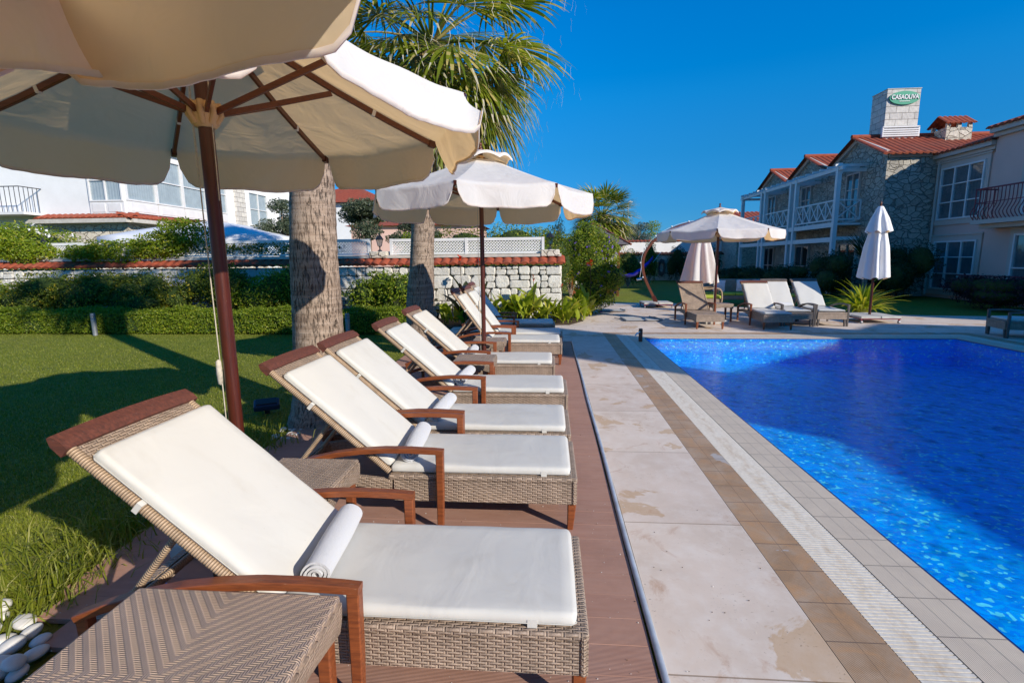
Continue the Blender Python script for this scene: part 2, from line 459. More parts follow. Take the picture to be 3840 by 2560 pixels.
def m_water():
    g = G('pool_water'); o = g.co()
    w1 = g.noise(g.map(o, (1.2, 1, 1), (0, 0, .5)), 2.2, 2, .5, .4)
    w2 = g.noise(g.map(o, (1.0, 2.2, 1), (0, 0, .2)), 7.5, 3, .55, .8)
    w3 = g.noise(g.map(o, (1.0, 2.0, 1), (0, 0, -.3)), 26, 2, .5, .6)
    h = g.math('ADD', g.math('ADD', g.math('MULTIPLY', w1, .8), g.math('MULTIPLY', w2, .55)), g.math('MULTIPLY', w3, .10))
    b = g.bump(h, .6, .06)
    # caustic light drawn into the transmission tint as a cell pattern
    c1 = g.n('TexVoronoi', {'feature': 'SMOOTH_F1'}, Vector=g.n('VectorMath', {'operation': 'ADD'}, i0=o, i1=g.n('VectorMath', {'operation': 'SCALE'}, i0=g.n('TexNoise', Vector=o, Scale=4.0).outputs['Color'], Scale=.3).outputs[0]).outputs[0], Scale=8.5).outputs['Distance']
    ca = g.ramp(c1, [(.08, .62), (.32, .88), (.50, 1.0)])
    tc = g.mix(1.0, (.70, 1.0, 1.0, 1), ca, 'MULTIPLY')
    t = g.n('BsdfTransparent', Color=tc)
    gl = g.n('BsdfGlossy', Color=(1, 1, 1, 1), Roughness=.03, Normal=b)
    fc = g.n('LayerWeight', Blend=.5, Normal=b).outputs['Facing']
    fr = g.math('MULTIPLY_ADD', g.math('POWER', fc, 5.0), .45, .02, clamp=True)
    mx = g.n('MixShader', Fac=fr); g.set(mx.inputs[1], t); g.set(mx.inputs[2], gl)
    return g.done(mx.outputs[0])

def m_basin():
    g = G('blue_mosaic'); o = g.co(); uv = g.co('UV')
    w = g.n('VectorMath', {'operation': 'ADD'}, i0=uv, i1=g.n('VectorMath', {'operation': 'SCALE'}, i0=g.n('TexNoise', Vector=o, Scale=9.0, Detail=2.0).outputs['Color'], Scale=.10).outputs[0]).outputs[0]
    vo = g.n('TexVoronoi', Vector=w, Scale=34.0)
    rnd = g.n('SeparateXYZ', Vector=vo.outputs['Color']).outputs[0]
    c = g.mix(g.ramp(rnd, [(.25, 0.0), (.85, 1.0)]), (.0, .28, .95, 1), (.0, .46, .98, 1))
    c = g.mix(g.ramp(g.noise(o, .5, 3), [(.3, 0.0), (.7, .5)]), c, (.0, .29, .97, 1))
    c = g.mix(g.math('GREATER_THAN', rnd, .93), c, (.22, .80, .95, 1))  # pale cyan flecks: sun glitter in the water put into the tile colour
    return g.done(g.pr(c, .35, None, .3))

def m_lawn():
    g = G('lawn_grass'); o = g.co()
    n0 = g.noise(o, .35, 3); n1 = g.noise(o, 2.5, 5, .65); n2 = g.noise(g.map(o, (1, .5, 1)), 45, 4, .75)
    c = g.mix(g.ramp(n1, [(.3, 0.0), (.7, 1.0)]), (.15, .195, .022, 1), (.25, .27, .035, 1))
    c = g.mix(g.ramp(n0, [(.4, 0.0), (.65, .5)]), c, (.20, .20, .05, 1))
    c = g.mix(1.0, c, g.ramp(n2, [(.3, .35), (.62, 1.25)]), 'MULTIPLY')
    return g.done(g.pr(c, .8, g.bump(n2, 1.0, .03), .15))

def m_bark():
    g = G('palm_bark'); o = g.co()
    f = g.noise(g.map(o, (34, 34, 5.0)), 1.7, 7, .75, .6)
    r = g.noise(g.map(o, (1.5, 1.5, 26)), 1.2, 4, .6, .3)
    c = g.mix(g.ramp(r, [(.35, 0.0), (.65, 1.0)]), (.26, .19, .145, 1), (.40, .31, .245, 1))
    crack = g.ramp(f, [(.36, .85), (.47, 0.0)])
    c = g.mix(crack, c, (.10, .065, .045, 1))
    red = g.ramp(g.noise(g.map(o, (6, 6, 3)), 4, 4, .7), [(.68, 0.0), (.74, .7)])
    c = g.mix(red, c, (.33, .12, .06, 1))
    h = g.math('SUBTRACT', g.math('MULTIPLY', r, .5), crack)
    return g.done(g.pr(c, .9, g.bump(h, 1.0, .02), .15))

def m_rooftile():
    g = G('terracotta_tile'); o = g.co()
    n = g.noise(o, 5, 5, .6); n2 = g.noise(o, .9, 3)
    c = g.mix(g.ramp(n, [(.3, 0.0), (.7, 1.0)]), (.40, .095, .045, 1), (.27, .055, .03, 1))
    c = g.mix(g.ramp(n2, [(.5, 0.0), (.75, .5)]), c, (.22, .10, .07, 1))
    return g.done(g.pr(c, .75, g.bump(n, .4, .01), .25))

def m_glass_dark():
    g = G('window_glass')
    p = g.n('BsdfGlossy', Color=(.9, .95, 1, 1), Roughness=.03)
    t = g.n('BsdfTransparent', Color=(.75, .8, .82, 1))
    mx = g.n('MixShader', Fac=.13); g.set(mx.inputs[1], t); g.set(mx.inputs[2], p.outputs[0])
    return g.done(mx.outputs[0])

M_ = {}
M_['cushion'] = m_cushion()
M_['wicker'] = m_wicker()
M_['wicker_v'] = m_wicker('wicker_stripe', .03, .0115, flip=True)
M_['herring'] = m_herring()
M_['wrap'] = m_wrap()
M_['teak'] = m_wood('teak_red', (.27, .075, .022), (.15, .04, .014), wamt=.35)
M_['teak_dark'] = m_wood('teak_cap', (.15, .045, .028), (.075, .025, .018), .65, wear=(.4, .36, .33), wamt=.35)
M_['pole'] = m_wood('pole_varnish', (.085, .016, .008), (.05, .011, .007), .3, (30, 30, 2), wamt=0)
M_['ribwood'] = m_wood('rib_wood', (.15, .04, .015), (.09, .025, .012), .4, wamt=0)
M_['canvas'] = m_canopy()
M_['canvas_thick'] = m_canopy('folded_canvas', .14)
M_['towel'] = m_towel()
M_['stone'] = m_stonewall()
M_['vwall'] = m_voronoi_wall('rubble_wall')
M_['vwall_white'] = m_voronoi_wall('pale_rubble_wall', (.70, .64, .54), (.55, .5, .41), (.36, .31, .25), 3.0)
M_['brick'] = m_brickstone('ashlar_stone', (.68, .64, .58), (.34, .31, .28))
M_['trav'] = m_travertine()
M_['trav2'] = m_travertine(.6, .4, .5, .08, (.72, .68, .64))
M_['tileband'] = m_tile('ribbed_brown_tile', (.42, .265, .15), (.54, .39, .27), stain=(.55, .52, .5), samt=.85)
M_['coping'] = m_tile('beige_coping_tile', (.74, .62, .48), (.66, .55, .43), .257, .008, .095, (.3, .25, .2))
M_['deck'] = m_deck()
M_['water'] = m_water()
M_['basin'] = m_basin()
M_['lawn'] = m_lawn()
M_['bark'] = m_bark()
M_['roof'] = m_rooftile()
M_['glass'] = m_glass_dark()
M_['grate'] = m_grate()
M_['strip'] = simple('alu_strip', (.52, .56, .62), .35, .25, 9, metal=.3)
M_['lipblue'] = simple('lip_mosaic', (.005, .02, .16), .2, .3, 30)
M_['piping'] = simple('cushion_piping', (.50, .485, .45), .8, .1, 20)
M_['dimcurtain'] = simple('dim_curtain', (.26, .27, .28), .9, .3, 2)
M_['whitecloth'] = simple('white_cloth', (.74, .75, .78), .85, .1, 1.5, .1)
M_['white'] = simple('white_paint', (.74, .73, .73), .5, .08, 3, .05)
M_['stucco'] = simple('white_stucco', (.80, .80, .80), .85, .06, 2, .5, 14)
M_['cream'] = simple('cream_stucco', (.72, .48, .41), .85, .1, .8, .3, 20)
M_['creamtrim'] = simple('cream_trim', (.60, .50, .44), .8, .08, 1.5, .1, 20)
M_['blackiron'] = simple('black_iron', (.02, .02, .022), .4, .2, 8)
M_['rediron'] = simple('red_iron', (.26, .05, .06), .5, .2, 8)
M_['curtain'] = simple('net_curtain', (.76, .76, .75), .9, .15, 3)
M_['darkroom'] = simple('dark_interior', (.03, .03, .035), .9, .3, 1)
M_['concrete'] = simple('pale_concrete', (.55, .52, .47), .8, .2, 6, .3, 40)
M_['rope'] = simple('cord', (.55, .5, .42), .8, .3, 60)
M_['hub'] = simple('hub_plastic', (.62, .42, .22), .5, .15, 8)
M_['clip'] = simple('clip_plastic', (.7, .68, .66), .5, .1, 8)
M_['greymetal'] = simple('grey_metal', (.35, .36, .38), .4, .15, 10, metal=.5)
M_['chrome'] = simple('chrome', (.7, .7, .72), .15, .05, 10, metal=1.0)
M_['bluemetal'] = simple('blue_lamp_paint', (.02, .035, .08), .35, .2, 10)
M_['pebble'] = simple('white_pebble', (.68, .66, .63), .55, .2, 14, .1, 50)
M_['soil'] = simple('soil', (.10, .06, .035), .95, .4, 5, .8, 20)
M_['lime'] = simple('lime_cushion', (.40, .48, .06), .8, .1, 4, .2)
M_['pillow'] = simple('pillow_cloth', (.72, .68, .68), .85, .25, 16, .2)
M_['hammock'] = simple('hammock_cloth', (.06, .05, .5), .8, .2, 5)
M_['thatch'] = simple('slate_shingle', (.16, .14, .145), .85, .4, 12, .6, 30)
M_['purple'] = simple('purple_petal', (.16, .08, .42), .6, .2, 10)
M_['redflower'] = simple('red_petal', (.75, .06, .015), .5, .3, 20)
M_['whiteflower'] = simple('white_petal', (.8, .78, .76), .6, .1, 10)
M_['greensign'] = simple('green_sign', (.005, .30, .17), .4, .08, 3)
M_['greyarm'] = simple('weathered_grey_wood', (.12, .10, .09), .6, .3, 12, .2)
M_['hedge'] = m_leaf('hedge_leaf', (.11, .17, .008), (.24, .30, .016), (.34, .36, .03))
M_['shrub'] = m_leaf('shrub_leaf', (.08, .12, .010), (.17, .21, .018), (.34, .29, .02))
M_['bright'] = m_leaf('bright_leaf', (.13, .20, .010), (.27, .34, .016), (.40, .38, .04))
M_['olive'] = m_leaf('olive_leaf', (.06, .085, .05), (.13, .16, .10), (.2, .22, .15))
M_['darkleaf'] = m_leaf('dark_leaf', (.018, .04, .010), (.04, .07, .018), None, .2)
M_['bluish'] = m_leaf('bluish_leaf', (.09, .13, .14), (.16, .21, .22))
M_['canna'] = m_leaf('canna_leaf', (.24, .31, .02), (.42, .44, .04), (.52, .47, .08), .4, .4, .15)
M_['cannadark'] = m_leaf('dark_canna_leaf', (.03, .045, .02), (.06, .06, .025), (.08, .04, .02), .25)
M_['palm'] = m_leaf('palm_frond', (.10, .15, .012), (.27, .30, .026), (.52, .43, .17), .42, .45, .22)
M_['palmdead'] = m_leaf('dry_palm_frond', (.30, .20, .08), (.46, .36, .19), (.16, .13, .05), .3, .6, .2)
M_['thread'] = m_leaf('palm_thread', (.5, .44, .34), (.65, .6, .5), None, .3)
M_['grassblade'] = m_leaf('grass_blade', (.14, .175, .014), (.25, .27, .026), (.32, .31, .08), .35, .5, .15)
M_['purpleleaf'] = m_leaf('purple_leaf', (.03, .012, .02), (.06, .02, .03), None, .2)
M_['treecore'] = simple('dark_foliage_core', (.04, .07, .012), .95, .5, 6)  # solid core of bushes and hedges, inner shade put into its colour
# ------------------------------------------------------------------ camera (fitted to the photograph)
F_, TH, HC = 1150.0, -0.01, 1.62
def cam_axes():
    y = Vector((1262 - 1176, 784 - 596, F_)).normalized()
    hd = Vector((1, -TH, 0))
    up = y.cross(hd)
    if up[1] < 0: up = hd.cross(y)
    up.normalize()
    x = up.cross(y)
    if x[0] < 0: x = y.cross(up)
    return x, y, up
AX, AY, AZ = cam_axes()
cd = bpy.data.cameras.new('camera'); cam = bpy.data.objects.new('camera', cd); COL.objects.link(cam)
cd.sensor_width = 36; cd.lens = 36 * F_ / 2352; cd.clip_end = 2000; cd.clip_start = .02
right = Vector((AX[0], AY[0], AZ[0])); upv = Vector((AX[1], AY[1], AZ[1])); fwd = Vector((AX[2], AY[2], AZ[2]))
Mc = Matrix((right, upv, -fwd)).transposed().to_4x4(); Mc.translation = (0, 0, HC)
cam.matrix_world = Mc
sc.camera = cam

# ------------------------------------------------------------------ light
SUN_EL = math.radians(24); SD = Vector((.79, -.61, 0)).normalized()
sd3 = Vector((SD.x * math.cos(SUN_EL), SD.y * math.cos(SUN_EL), math.sin(SUN_EL)))
sl = bpy.data.lights.new('sun', 'SUN'); sl.energy = 4.4; sl.angle = math.radians(.53); sl.color = (1, .92, .79)
so = bpy.data.objects.new('sun', sl); COL.objects.link(so)
so.rotation_euler = sd3.to_track_quat('Z', 'Y').to_euler()
w = bpy.data.worlds.new('World'); sc.world = w; w.use_nodes = True
nt = w.node_tree; nt.nodes.clear()
sky = nt.nodes.new('ShaderNodeTexSky'); sky.sky_type = 'NISHITA'; sky.sun_disc = False
sky.sun_elevation = SUN_EL; sky.sun_rotation = math.atan2(SD.x, SD.y)
sky.altitude = 0; sky.air_density = 1.0; sky.dust_density = .0; sky.ozone_density = 6.0
hs = nt.nodes.new('ShaderNodeHueSaturation'); hs.inputs['Saturation'].default_value = 1.3; hs.inputs['Hue'].default_value = .5
bg = nt.nodes.new('ShaderNodeBackground'); bg.inputs['Strength'].default_value = .15
wo = nt.nodes.new('ShaderNodeOutputWorld')
tc = nt.nodes.new('ShaderNodeTexCoord'); sx = nt.nodes.new('ShaderNodeSeparateXYZ'); vr = nt.nodes.new('ShaderNodeValToRGB'); mm = nt.nodes.new('ShaderNodeMixRGB')
mm.blend_type = 'MULTIPLY'; mm.inputs['Fac'].default_value = 1.0
cr = vr.color_ramp
while len(cr.elements) < 6: cr.elements.new(.5)
for e, (p, c) in zip(cr.elements, [(0, (.10, .28, .60)), (.09, (.15, .42, .60)), (.19, (.28, .64, .70)), (.28, (.55, .86, .86)), (.4, (1, .95, 1)), (1, (1, 1, 1))]):
    e.position = p; e.color = (*c, 1)
nt.links.new(tc.outputs['Generated'], sx.inputs[0]); nt.links.new(sx.outputs[2], vr.inputs[0])
nt.links.new(sky.outputs[0], hs.inputs['Color']); nt.links.new(hs.outputs[0], mm.inputs[1]); nt.links.new(vr.outputs[0], mm.inputs[2]); nt.links.new(mm.outputs[0], bg.inputs['Color']); nt.links.new(bg.outputs[0], wo.inputs['Surface'])
sc.view_settings.view_transform = 'Standard'; sc.view_settings.look = 'None'; sc.view_settings.exposure = 0.35; sc.view_settings.gamma = 1
sc.render.engine = 'CYCLES'
sc.cycles.max_bounces = 7; sc.cycles.transparent_max_bounces = 12; sc.cycles.use_denoising = True
sc.cycles.caustics_reflective = False; sc.cycles.caustics_refractive = False

# ------------------------------------------------------------------ ground, paving, pool
PX0, PX1, PY0, PY1 = 1.98, 8.03, -14.0, 10.41
def rects(name, rs, m, z=0.0, label=None, swap=None, thick=0.0, off=(0, 0)):
    b = MB()
    for i, (x0, x1, y0, y1) in enumerate(rs):
        sw = swap[i] if swap else False
        f = (lambda x, y: (y - off[1], x - off[0])) if sw else (lambda x, y: (x - off[0], y - off[1]))
        b.face([(x0, y0, z), (x1, y0, z), (x1, y1, z), (x0, y1, z)], [f(x0, y0), f(x1, y0), f(x1, y1), f(x0, y1)])
        if thick:
            for a, c in (((x0, y0), (x1, y0)), ((x1, y0), (x1, y1)), ((x1, y1), (x0, y1)), ((x0, y1), (x0, y0))):
                b.face([(a[0], a[1], z - thick), (c[0], c[1], z - thick), (c[0], c[1], z), (a[0], a[1], z)])
    o = b.build(name, m)
    return tag(o, kind='structure')
def ring(a, b):
    return [(PX0 - b, PX0 - a, PY0, PY1 + b), (PX0 - a, PX1 + b, PY1 + a, PY1 + b), (PX1 + a, PX1 + b, PY0, PY1 + a)]
G0 = 500
rects('lawn', [(-G0, PX0 - .06, -G0, G0), (PX1 + .06, G0, -G0, G0), (PX0 - .06, PX1 + .06, PY1 + .06, G0), (PX0 - .06, PX1 + .06, -G0, PY0 - .06)], M_['lawn'], -.035)
rects('pool_coping', ring(.025, .31), M_['coping'], 0.0, swap=[0, 1, 0], thick=.04, off=(PX0 - .31, 0))
rects('tile_band', ring(.55, .80), M_['tileband'], 0.0, swap=[0, 1, 0], thick=.04, off=(PX0 - .80 , 0))
rects('pool_lip', [(PX0 - .025, PX0, PY0, PY1 + .025), (PX0, PX1 + .025, PY1, PY1 + .025), (PX1, PX1 + .025, PY0, PY1)], M_['lipblue'], -.012, thick=.2)
# gutter below the grate, then its white bars
rects('drain_gutter', ring(.31, .55), M_['darkroom'], -.022)
b = MB(); rr = R
x0, x1 = PX0 - .55 + .004, PX0 - .31 - .004
y = PY0 + 12.5
while y < PY1 + .55:
    b.box(((x0 + x1) / 2, y, -.006), (x1 - x0, .0165, .010)); y += .0225
x = PX0 - .31
while x < PX1 + .55:
    b.box((x, PY1 + .43, -.006), (.0165, .232, .010)); x += .0225
y = PY1 - 3
while y < PY1 + .3:
    b.box((PX1 + .43, y, -.006), (.232, .0165, .010)); y += .0225
for xx in (PX0 - .505, PX0 - .43, PX0 - .355):
    b.box((xx, (PY0 + PY1) / 2 + 3, -.012), (.008, 20, .006))
tag(b.build('drain_grate', M_['grate']), kind='structure')
# basin
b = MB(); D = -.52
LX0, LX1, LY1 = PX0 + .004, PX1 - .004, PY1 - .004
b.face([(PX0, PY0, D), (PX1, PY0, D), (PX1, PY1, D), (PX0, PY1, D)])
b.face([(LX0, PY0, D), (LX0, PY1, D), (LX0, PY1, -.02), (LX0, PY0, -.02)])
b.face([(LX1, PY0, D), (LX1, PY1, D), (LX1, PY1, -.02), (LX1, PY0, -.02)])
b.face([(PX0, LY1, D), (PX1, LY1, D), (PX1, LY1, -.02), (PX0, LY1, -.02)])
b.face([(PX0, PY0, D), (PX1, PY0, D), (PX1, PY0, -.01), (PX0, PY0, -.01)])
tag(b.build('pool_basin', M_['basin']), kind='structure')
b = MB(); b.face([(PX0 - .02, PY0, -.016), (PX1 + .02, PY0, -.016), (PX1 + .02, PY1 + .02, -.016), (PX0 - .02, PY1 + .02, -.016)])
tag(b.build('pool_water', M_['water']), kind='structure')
# travertine
rects('stone_path', [(.47, 1.18 - .002, -14, 11.21)], M_['trav'], 0.0, thick=.04, off=(.455, .61))
def poly(name, pts, m, z=0.0, thick=.04):
    b = MB(); b.face([(x, y, z) for x, y in pts], [(x, y) for x, y in pts])
    for i in range(len(pts)):
        a, c = pts[i], pts[(i + 1) % len(pts)]
        b.face([(a[0], a[1], z - thick), (c[0], c[1], z - thick), (c[0], c[1], z), (a[0], a[1], z)])
    return tag(b.build(name, m), kind='structure')
poly('pool_terrace', [(-2.35, 9.97), (.468, 9.97), (.468, 11.215), (PX1 + .805, 11.215), (PX1 + .805, -14), (24, -14), (24, 12.9), (12.6, 14.1), (9.6, 14.7), (7.6, 16.2), (4.4, 18.7), (1.4, 19.3), (.9, 16), (.9, 13.3), (.5, 12.5), (-2.35, 12.1)], M_['trav2'])
# flower bed
poly('flower_bed', [(-14.5, 12.0), (-2.35, 12.11), (.5, 12.51), (.89, 13.3), (.89, 15.9), (-14.5, 15)], M_['soil'], -.012, .02)
# timber deck
b = MB(); y = -2.0
while y < 9.9:
    y2 = min(y + .1613, 9.96)
    xl = -2.07 if y < 1.70 else (-2.20 if y < 1.80 else (-2.38 if y < 1.93 else -2.47 + .04 * math.sin(y * 1.3)))
    xr = .43 + R.uniform(-.002, .002)
    z = 0.0
    b.box(((xl + xr) / 2, (y + y2) / 2, z - .0125), (xr - xl, y2 - y, .025))
    y += .1635
tag(b.build('timber_deck', M_['deck'], smooth=False), kind='structure')
b = MB(); b.tube([(.452 + .003 * math.sin(i * .9), -2 + i * .4, .004) for i in range(31)], .016, 8, flat=.7)
tag(b.build('edge_trim', M_['strip'], smooth=True), 'thin pale metal trim running between the timber deck and the stone path', 'trim')

# ------------------------------------------------------------------ sun loungers
def cushion_slab(L, W, T, r=.022, n=26, seed=1):
    b = MB(); b.sm = True
    rnd = random.Random(seed)
    ph = [rnd.uniform(0, 6) for _ in range(6)]
    xs = [0, .004, .011, .02] + [.02 + (L - .04) * i / n for i in range(1, n)] + [L - .02, L - .011, L - .004, L]
    ins = [r, r * .55, r * .2, 0] + [0] * (n - 1) + [0, r * .2, r * .55, r]
    rows = []
    for x, e in zip(xs, ins):
        a, c = W / 2 - e, T / 2 - e * .8
        sec = []
        k = 5; m = 14
        for i in range(m + 1):
            yy = -a + r + (2 * (a - r)) * i / m
            puff = .005 * math.cos(yy / a * PI / 2) + .0022 * math.sin(x * 9 + ph[0] + yy * 4) + .0018 * math.sin(yy * 17 + ph[1] + x * 5)
            sec.append((x, yy, T / 2 + c + puff * (1 if e == 0 else .3)))
        for t in (30, 60, 90):
            an = math.radians(t); sec.append((x, a - r + r * math.sin(an) + .002 * math.sin(x * 23 + ph[2]), T / 2 + c - r * (1 - math.cos(an))))
        sec.append((x, a + .002 * math.sin(x * 14 + ph[3]), T / 2 - c + r * .6))
        for t in (45, 90):
            an = math.radians(t); sec.append((x, a - r * .6 + r * .6 * math.cos(an), T / 2 - c + r * .6 - r * .6 * math.sin(an)))
        sec.append((x, 0, T / 2 - c))
        sec.append((x, -a + r * .6, T / 2 - c))
        sec.append((x, -a, T / 2 - c + r * .6))
        for t in (90, 60, 30):
            an = math.radians(t); sec.append((x, -(a - r + r * math.sin(an)) - .002 * math.sin(x * 19 + ph[4]), T / 2 + c - r * (1 - math.cos(an))))
        rows.append(sec)
    b.grid(rows, closed_u=True)
    b.face(rows[0]); b.face(rows[-1][::-1])
    return b

def back_matrix(ang, hz=.345, hx=-1.145):
    c, s = math.cos(ang), math.sin(ang)
    M = Matrix(((-c, 0, s, hx), (0, -1, 0, 0), (s, 0, c, hz), (0, 0, 0, 1)))
    return M

def make_lounger(ang, name='sun_lounger', cushion=True, seed=1, seatL=1.15, armwood='teak', wick='wicker', blen=.945, legm='teak', soft=False):
    t = empty(name)
    W = .64; H = .335; x1 = -seatL
    # woven seat frame
    b = MB()
    b.rbox((x1 / 2, 0, H - .017), (seatL, W, .034), .012)
    b.box((-.018, 0, .236), (.03, W - .006, .132)); b.box((x1 / 2, W / 2 - .018, .236), (seatL - .07, .03, .132)); b.box((x1 / 2, -W / 2 + .018, .236), (seatL - .07, .03, .132))
    b.tube([(-.02, -W / 2 + .006, H - .010), (-.02, -W / 2 + .006, .172)], .012, 8); b.tube([(-.014, W / 2 - .012, H - .010), (-.014, W / 2 - .012, .172)], .012, 8)
    b.build('seat_frame', M_[wick], t)
    b = MB()
    for sy in (-1, 1):
        b.beam([(x1 + .02, sy * .298, .262), (-1.35, sy * .298, .285), (-1.6, sy * .298, .29), (-1.86, sy * .298, .262)], .035, .07)
    b.box((-1.84, 0, .265), (.035, .59, .06))
    b.build('rear_frame', M_[wick], t)
    for sy in (-1, 1):
        b = MB(); b.beam([(-.032, sy * .285, .172), (-.036, sy * .286, .09), (-.042, sy * .288, 0)], [.05, .044, .032], [.052, .044, .034]); b.build('leg', M_[legm], t)
    # arms
    for sy in (-1, 1):
        ya = sy * (W / 2 + .028)
        b = MB()
        pts = [(-.795, .499), (-.86, .503), (-1.0, .508), (-1.15, .507), (-1.3, .496), (-1.45, .474), (-1.6, .438), (-1.75, .39), (-1.87, .34)]
        b.beam([(x, ya, z) for x, z in pts], [.045, .047, .05, .052, .052, .052, .052, .052, .05], [.03, .031, .031, .031, .031, .031, .031, .031, .03])
        b.build('armrest', M_[armwood], t)
        b = MB(); b.beam([(-.818, ya, .486), (-.82, ya, .25), (-.826, ya, 0)], [.044, .042, .036], [.046, .043, .036]); b.build('arm_leg', M_[armwood], t)
        b = MB(); b.beam([(-1.845, ya, .345), (-1.84, ya, .17), (-1.835, ya, 0)], [.044, .042, .036], [.048, .043, .036]); b.build('arm_leg', M_[armwood], t)
    # back
    Mb = back_matrix(ang)
    b = MB(); b.box((blen / 2, 0, 0), (blen, .575, .022)); b.build('backrest', M_['wicker_v'] if wick == 'wicker' else M_[wick], t, M=Mb)
    for sy in (-1, 1):
        b = MB(); b.sm = True; n = 60
        b.tube([(blen * i / n, sy * .300, .002) for i in range(n + 1)], [.019 + .0012 * (i % 2) for i in range(n + 1)], 10)
        b.build('back_rail', M_['wrap'], t, M=Mb)
    b = MB()
    rows = []
    for i in range(9):
        u = i / 8 - .5; k = .012 * (1 - (2 * u) ** 2)
        rows.append([(blen - .012 + k * .5, u * .665, -.016), (blen - .012 + k * .5, u * .665, .026), (blen + .02 + k, u * .665, .030), (blen + .062 + k, u * .665, .021), (blen + .068 + k, u * .665, .006), (blen + .04 + k, u * .665, -.012)])
    b.grid(rows, closed_u=True); b.face(rows[0]); b.face(rows[-1][::-1])
    b.build('head_rail', M_['teak_dark'] if armwood == 'teak' else M_[armwood], t, M=Mb)
    # prop behind the back
    b = MB(); b.sm = True
    P = Mb @ Vector((.48, 0, -.02))
    for sy in (-1, 1):
        n = 24
        p0 = Vector((P.x, sy * .21, P.z)); p1 = Vector((-1.82, sy * .21, .28))
        b.tube([p0.lerp(p1, i / n) for i in range(n + 1)], .015, 8)
    b.tube([(-1.80, -.29, .285), (-1.80, .29, .285)], .014, 8)
    b.build('back_prop', M_['wrap'], t)
    if cushion:
        def piping(L, W_, T, par, **k):
            q = MB(); q.sm = True; a = W_ / 2 + .0015; z = T * .30; e = .02
            q.tube([(e, -a, z), (L * .5, -a - .001, z + .002), (L - e, -a, z), (L - .004, -a + .012, z), (L + .001, 0, z), (L - .004, a - .012, z), (L - e, a, z), (L * .5, a + .001, z + .002), (e, a, z), (.004, a - .012, z), (-.001, 0, z), (.004, -a + .012, z), (e, -a, z)], .0024, 5)
            o = q.build('piping', M_['piping'], par, **k); return o
        cb = cushion_slab(seatL - .045, .59, .052, seed=seed)
        sc_ = cb.build('seat_cushion', M_['cushion'], t, loc=(x1 + .005, 0, H + .001)); piping(seatL - .045, .59, .052, sc_)
        cb = cushion_slab(blen - .095, .605, .05, seed=seed + 9)
        Mq = Mb @ Matrix.Translation((.02, 0, .02))
        bc_ = cb.build('back_cushion', M_['cushion'], t, M=Mq); piping(blen - .095, .605, .05, bc_, M=Mq)
        for tx, sy in ((-.20, -1), (-.20, 1)):
            b = MB(); b.box((tx, sy * .296, H + .012), (.035, .005, .036)); b.box((tx + .012, sy * .3, H - .012), (.02, .004, .02)); b.build('cushion_tie', M_['cushion'], t)
        for sy in (-1, 1):
            b = MB(); b.box((.62, sy * .305, .028), (.022, .045, .004)); b.box((.62, sy * .325, .008), (.022, .004, .04)); b.build('cushion_tie', M_['cushion'], t, M=Mb)
    return t

def place(o, x, y, rz=0, z=0, **k):
    o.location = (x, y, z); o.rotation_euler = (0, 0, math.radians(rz)); tag(o, **k); return o

GL = 'sun loungers in a row on the timber deck'
specs = [
 (.142, 1.57, 41, .0, 'white cushioned wicker sun lounger nearest the camera, behind the herringbone table'),
 (.170, 2.825, 41, .0, 'second white cushioned wicker sun lounger from the camera, a small wicker table beside it'),
 (.165, 3.595, 41.5, .0, 'third white cushioned wicker sun lounger from the camera, standing beside the near palm trunk'),
 (.185, 4.71, 41.2, .0, 'fourth white cushioned wicker sun lounger from the camera, a small table at its far arm'),
 (.075, 6.07, 43.3, .0, 'fifth white cushioned wicker sun lounger from the camera, just before the slim parasol pole'),
 (.205, 7.67, 54.3, .0, 'white cushioned wicker sun lounger just behind the slim parasol pole, its back set steep'),
 (.235, 8.49, 54, -1.0, 'white cushioned wicker sun lounger second from the far end of the deck row'),
 (.115, 9.94, 52.3, .5, 'farthest sun lounger of the deck row, its cushion in blue shade')]
protoA = make_lounger(math.radians(41.3)); protoB = make_lounger(math.radians(54.2), seed=5)
usedA = usedB = False
for i, (xf, yn, an, rz, lab) in enumerate(specs):
    if an < 50:
        o = protoA if not usedA else copy_tree(protoA); usedA = True
    else:
        o = protoB if not usedB else copy_tree(protoB); usedB = True
    place(o, xf, yn + .315, rz, label=lab, cat='sun lounger', group=GL)

# towels
def make_towel(seed=1, L=.46, turns=3.6, r1=.064):
    b = MB(); b.sm = True; rnd = random.Random(seed)
    n = 90; th = .0095; ph = rnd.uniform(0, 6)
    ny = 14; rows = []
    for k in range(ny + 1):
        yy = -L / 2 + L * k / ny
        outer = []; inner = []
        for i in range(n + 1):
            a = i / n * turns * 2 * PI + 1.1
            r = .010 + (r1 - .010) * (i / n) ** .9 * (1 + .05 * math.sin(yy * 12 + ph)) 
            sq = 1 + .07 * math.sin(2 * a + ph)
            yo = yy + .006 * math.sin(i * .17 + ph) * (1 if k in (0, ny) else 0)
            outer.append((r * sq * math.cos(a), yo, r * math.sin(a) * .94 + r1 * .93))
            inner.append(((r - th) * sq * math.cos(a), yo, (r - th) * math.sin(a) * .94 + r1 * .93))
        rows.append(outer + inner[::-1])
    b.grid(rows, closed_u=True)
    for row in (rows[0], rows[-1]):
        m = len(row)
        for i in range(n): b.face([row[i], row[i + 1], row[m - 2 - i], row[m - 1 - i]])
    return b
tw = make_towel().build('rolled_towel', M_['towel'])
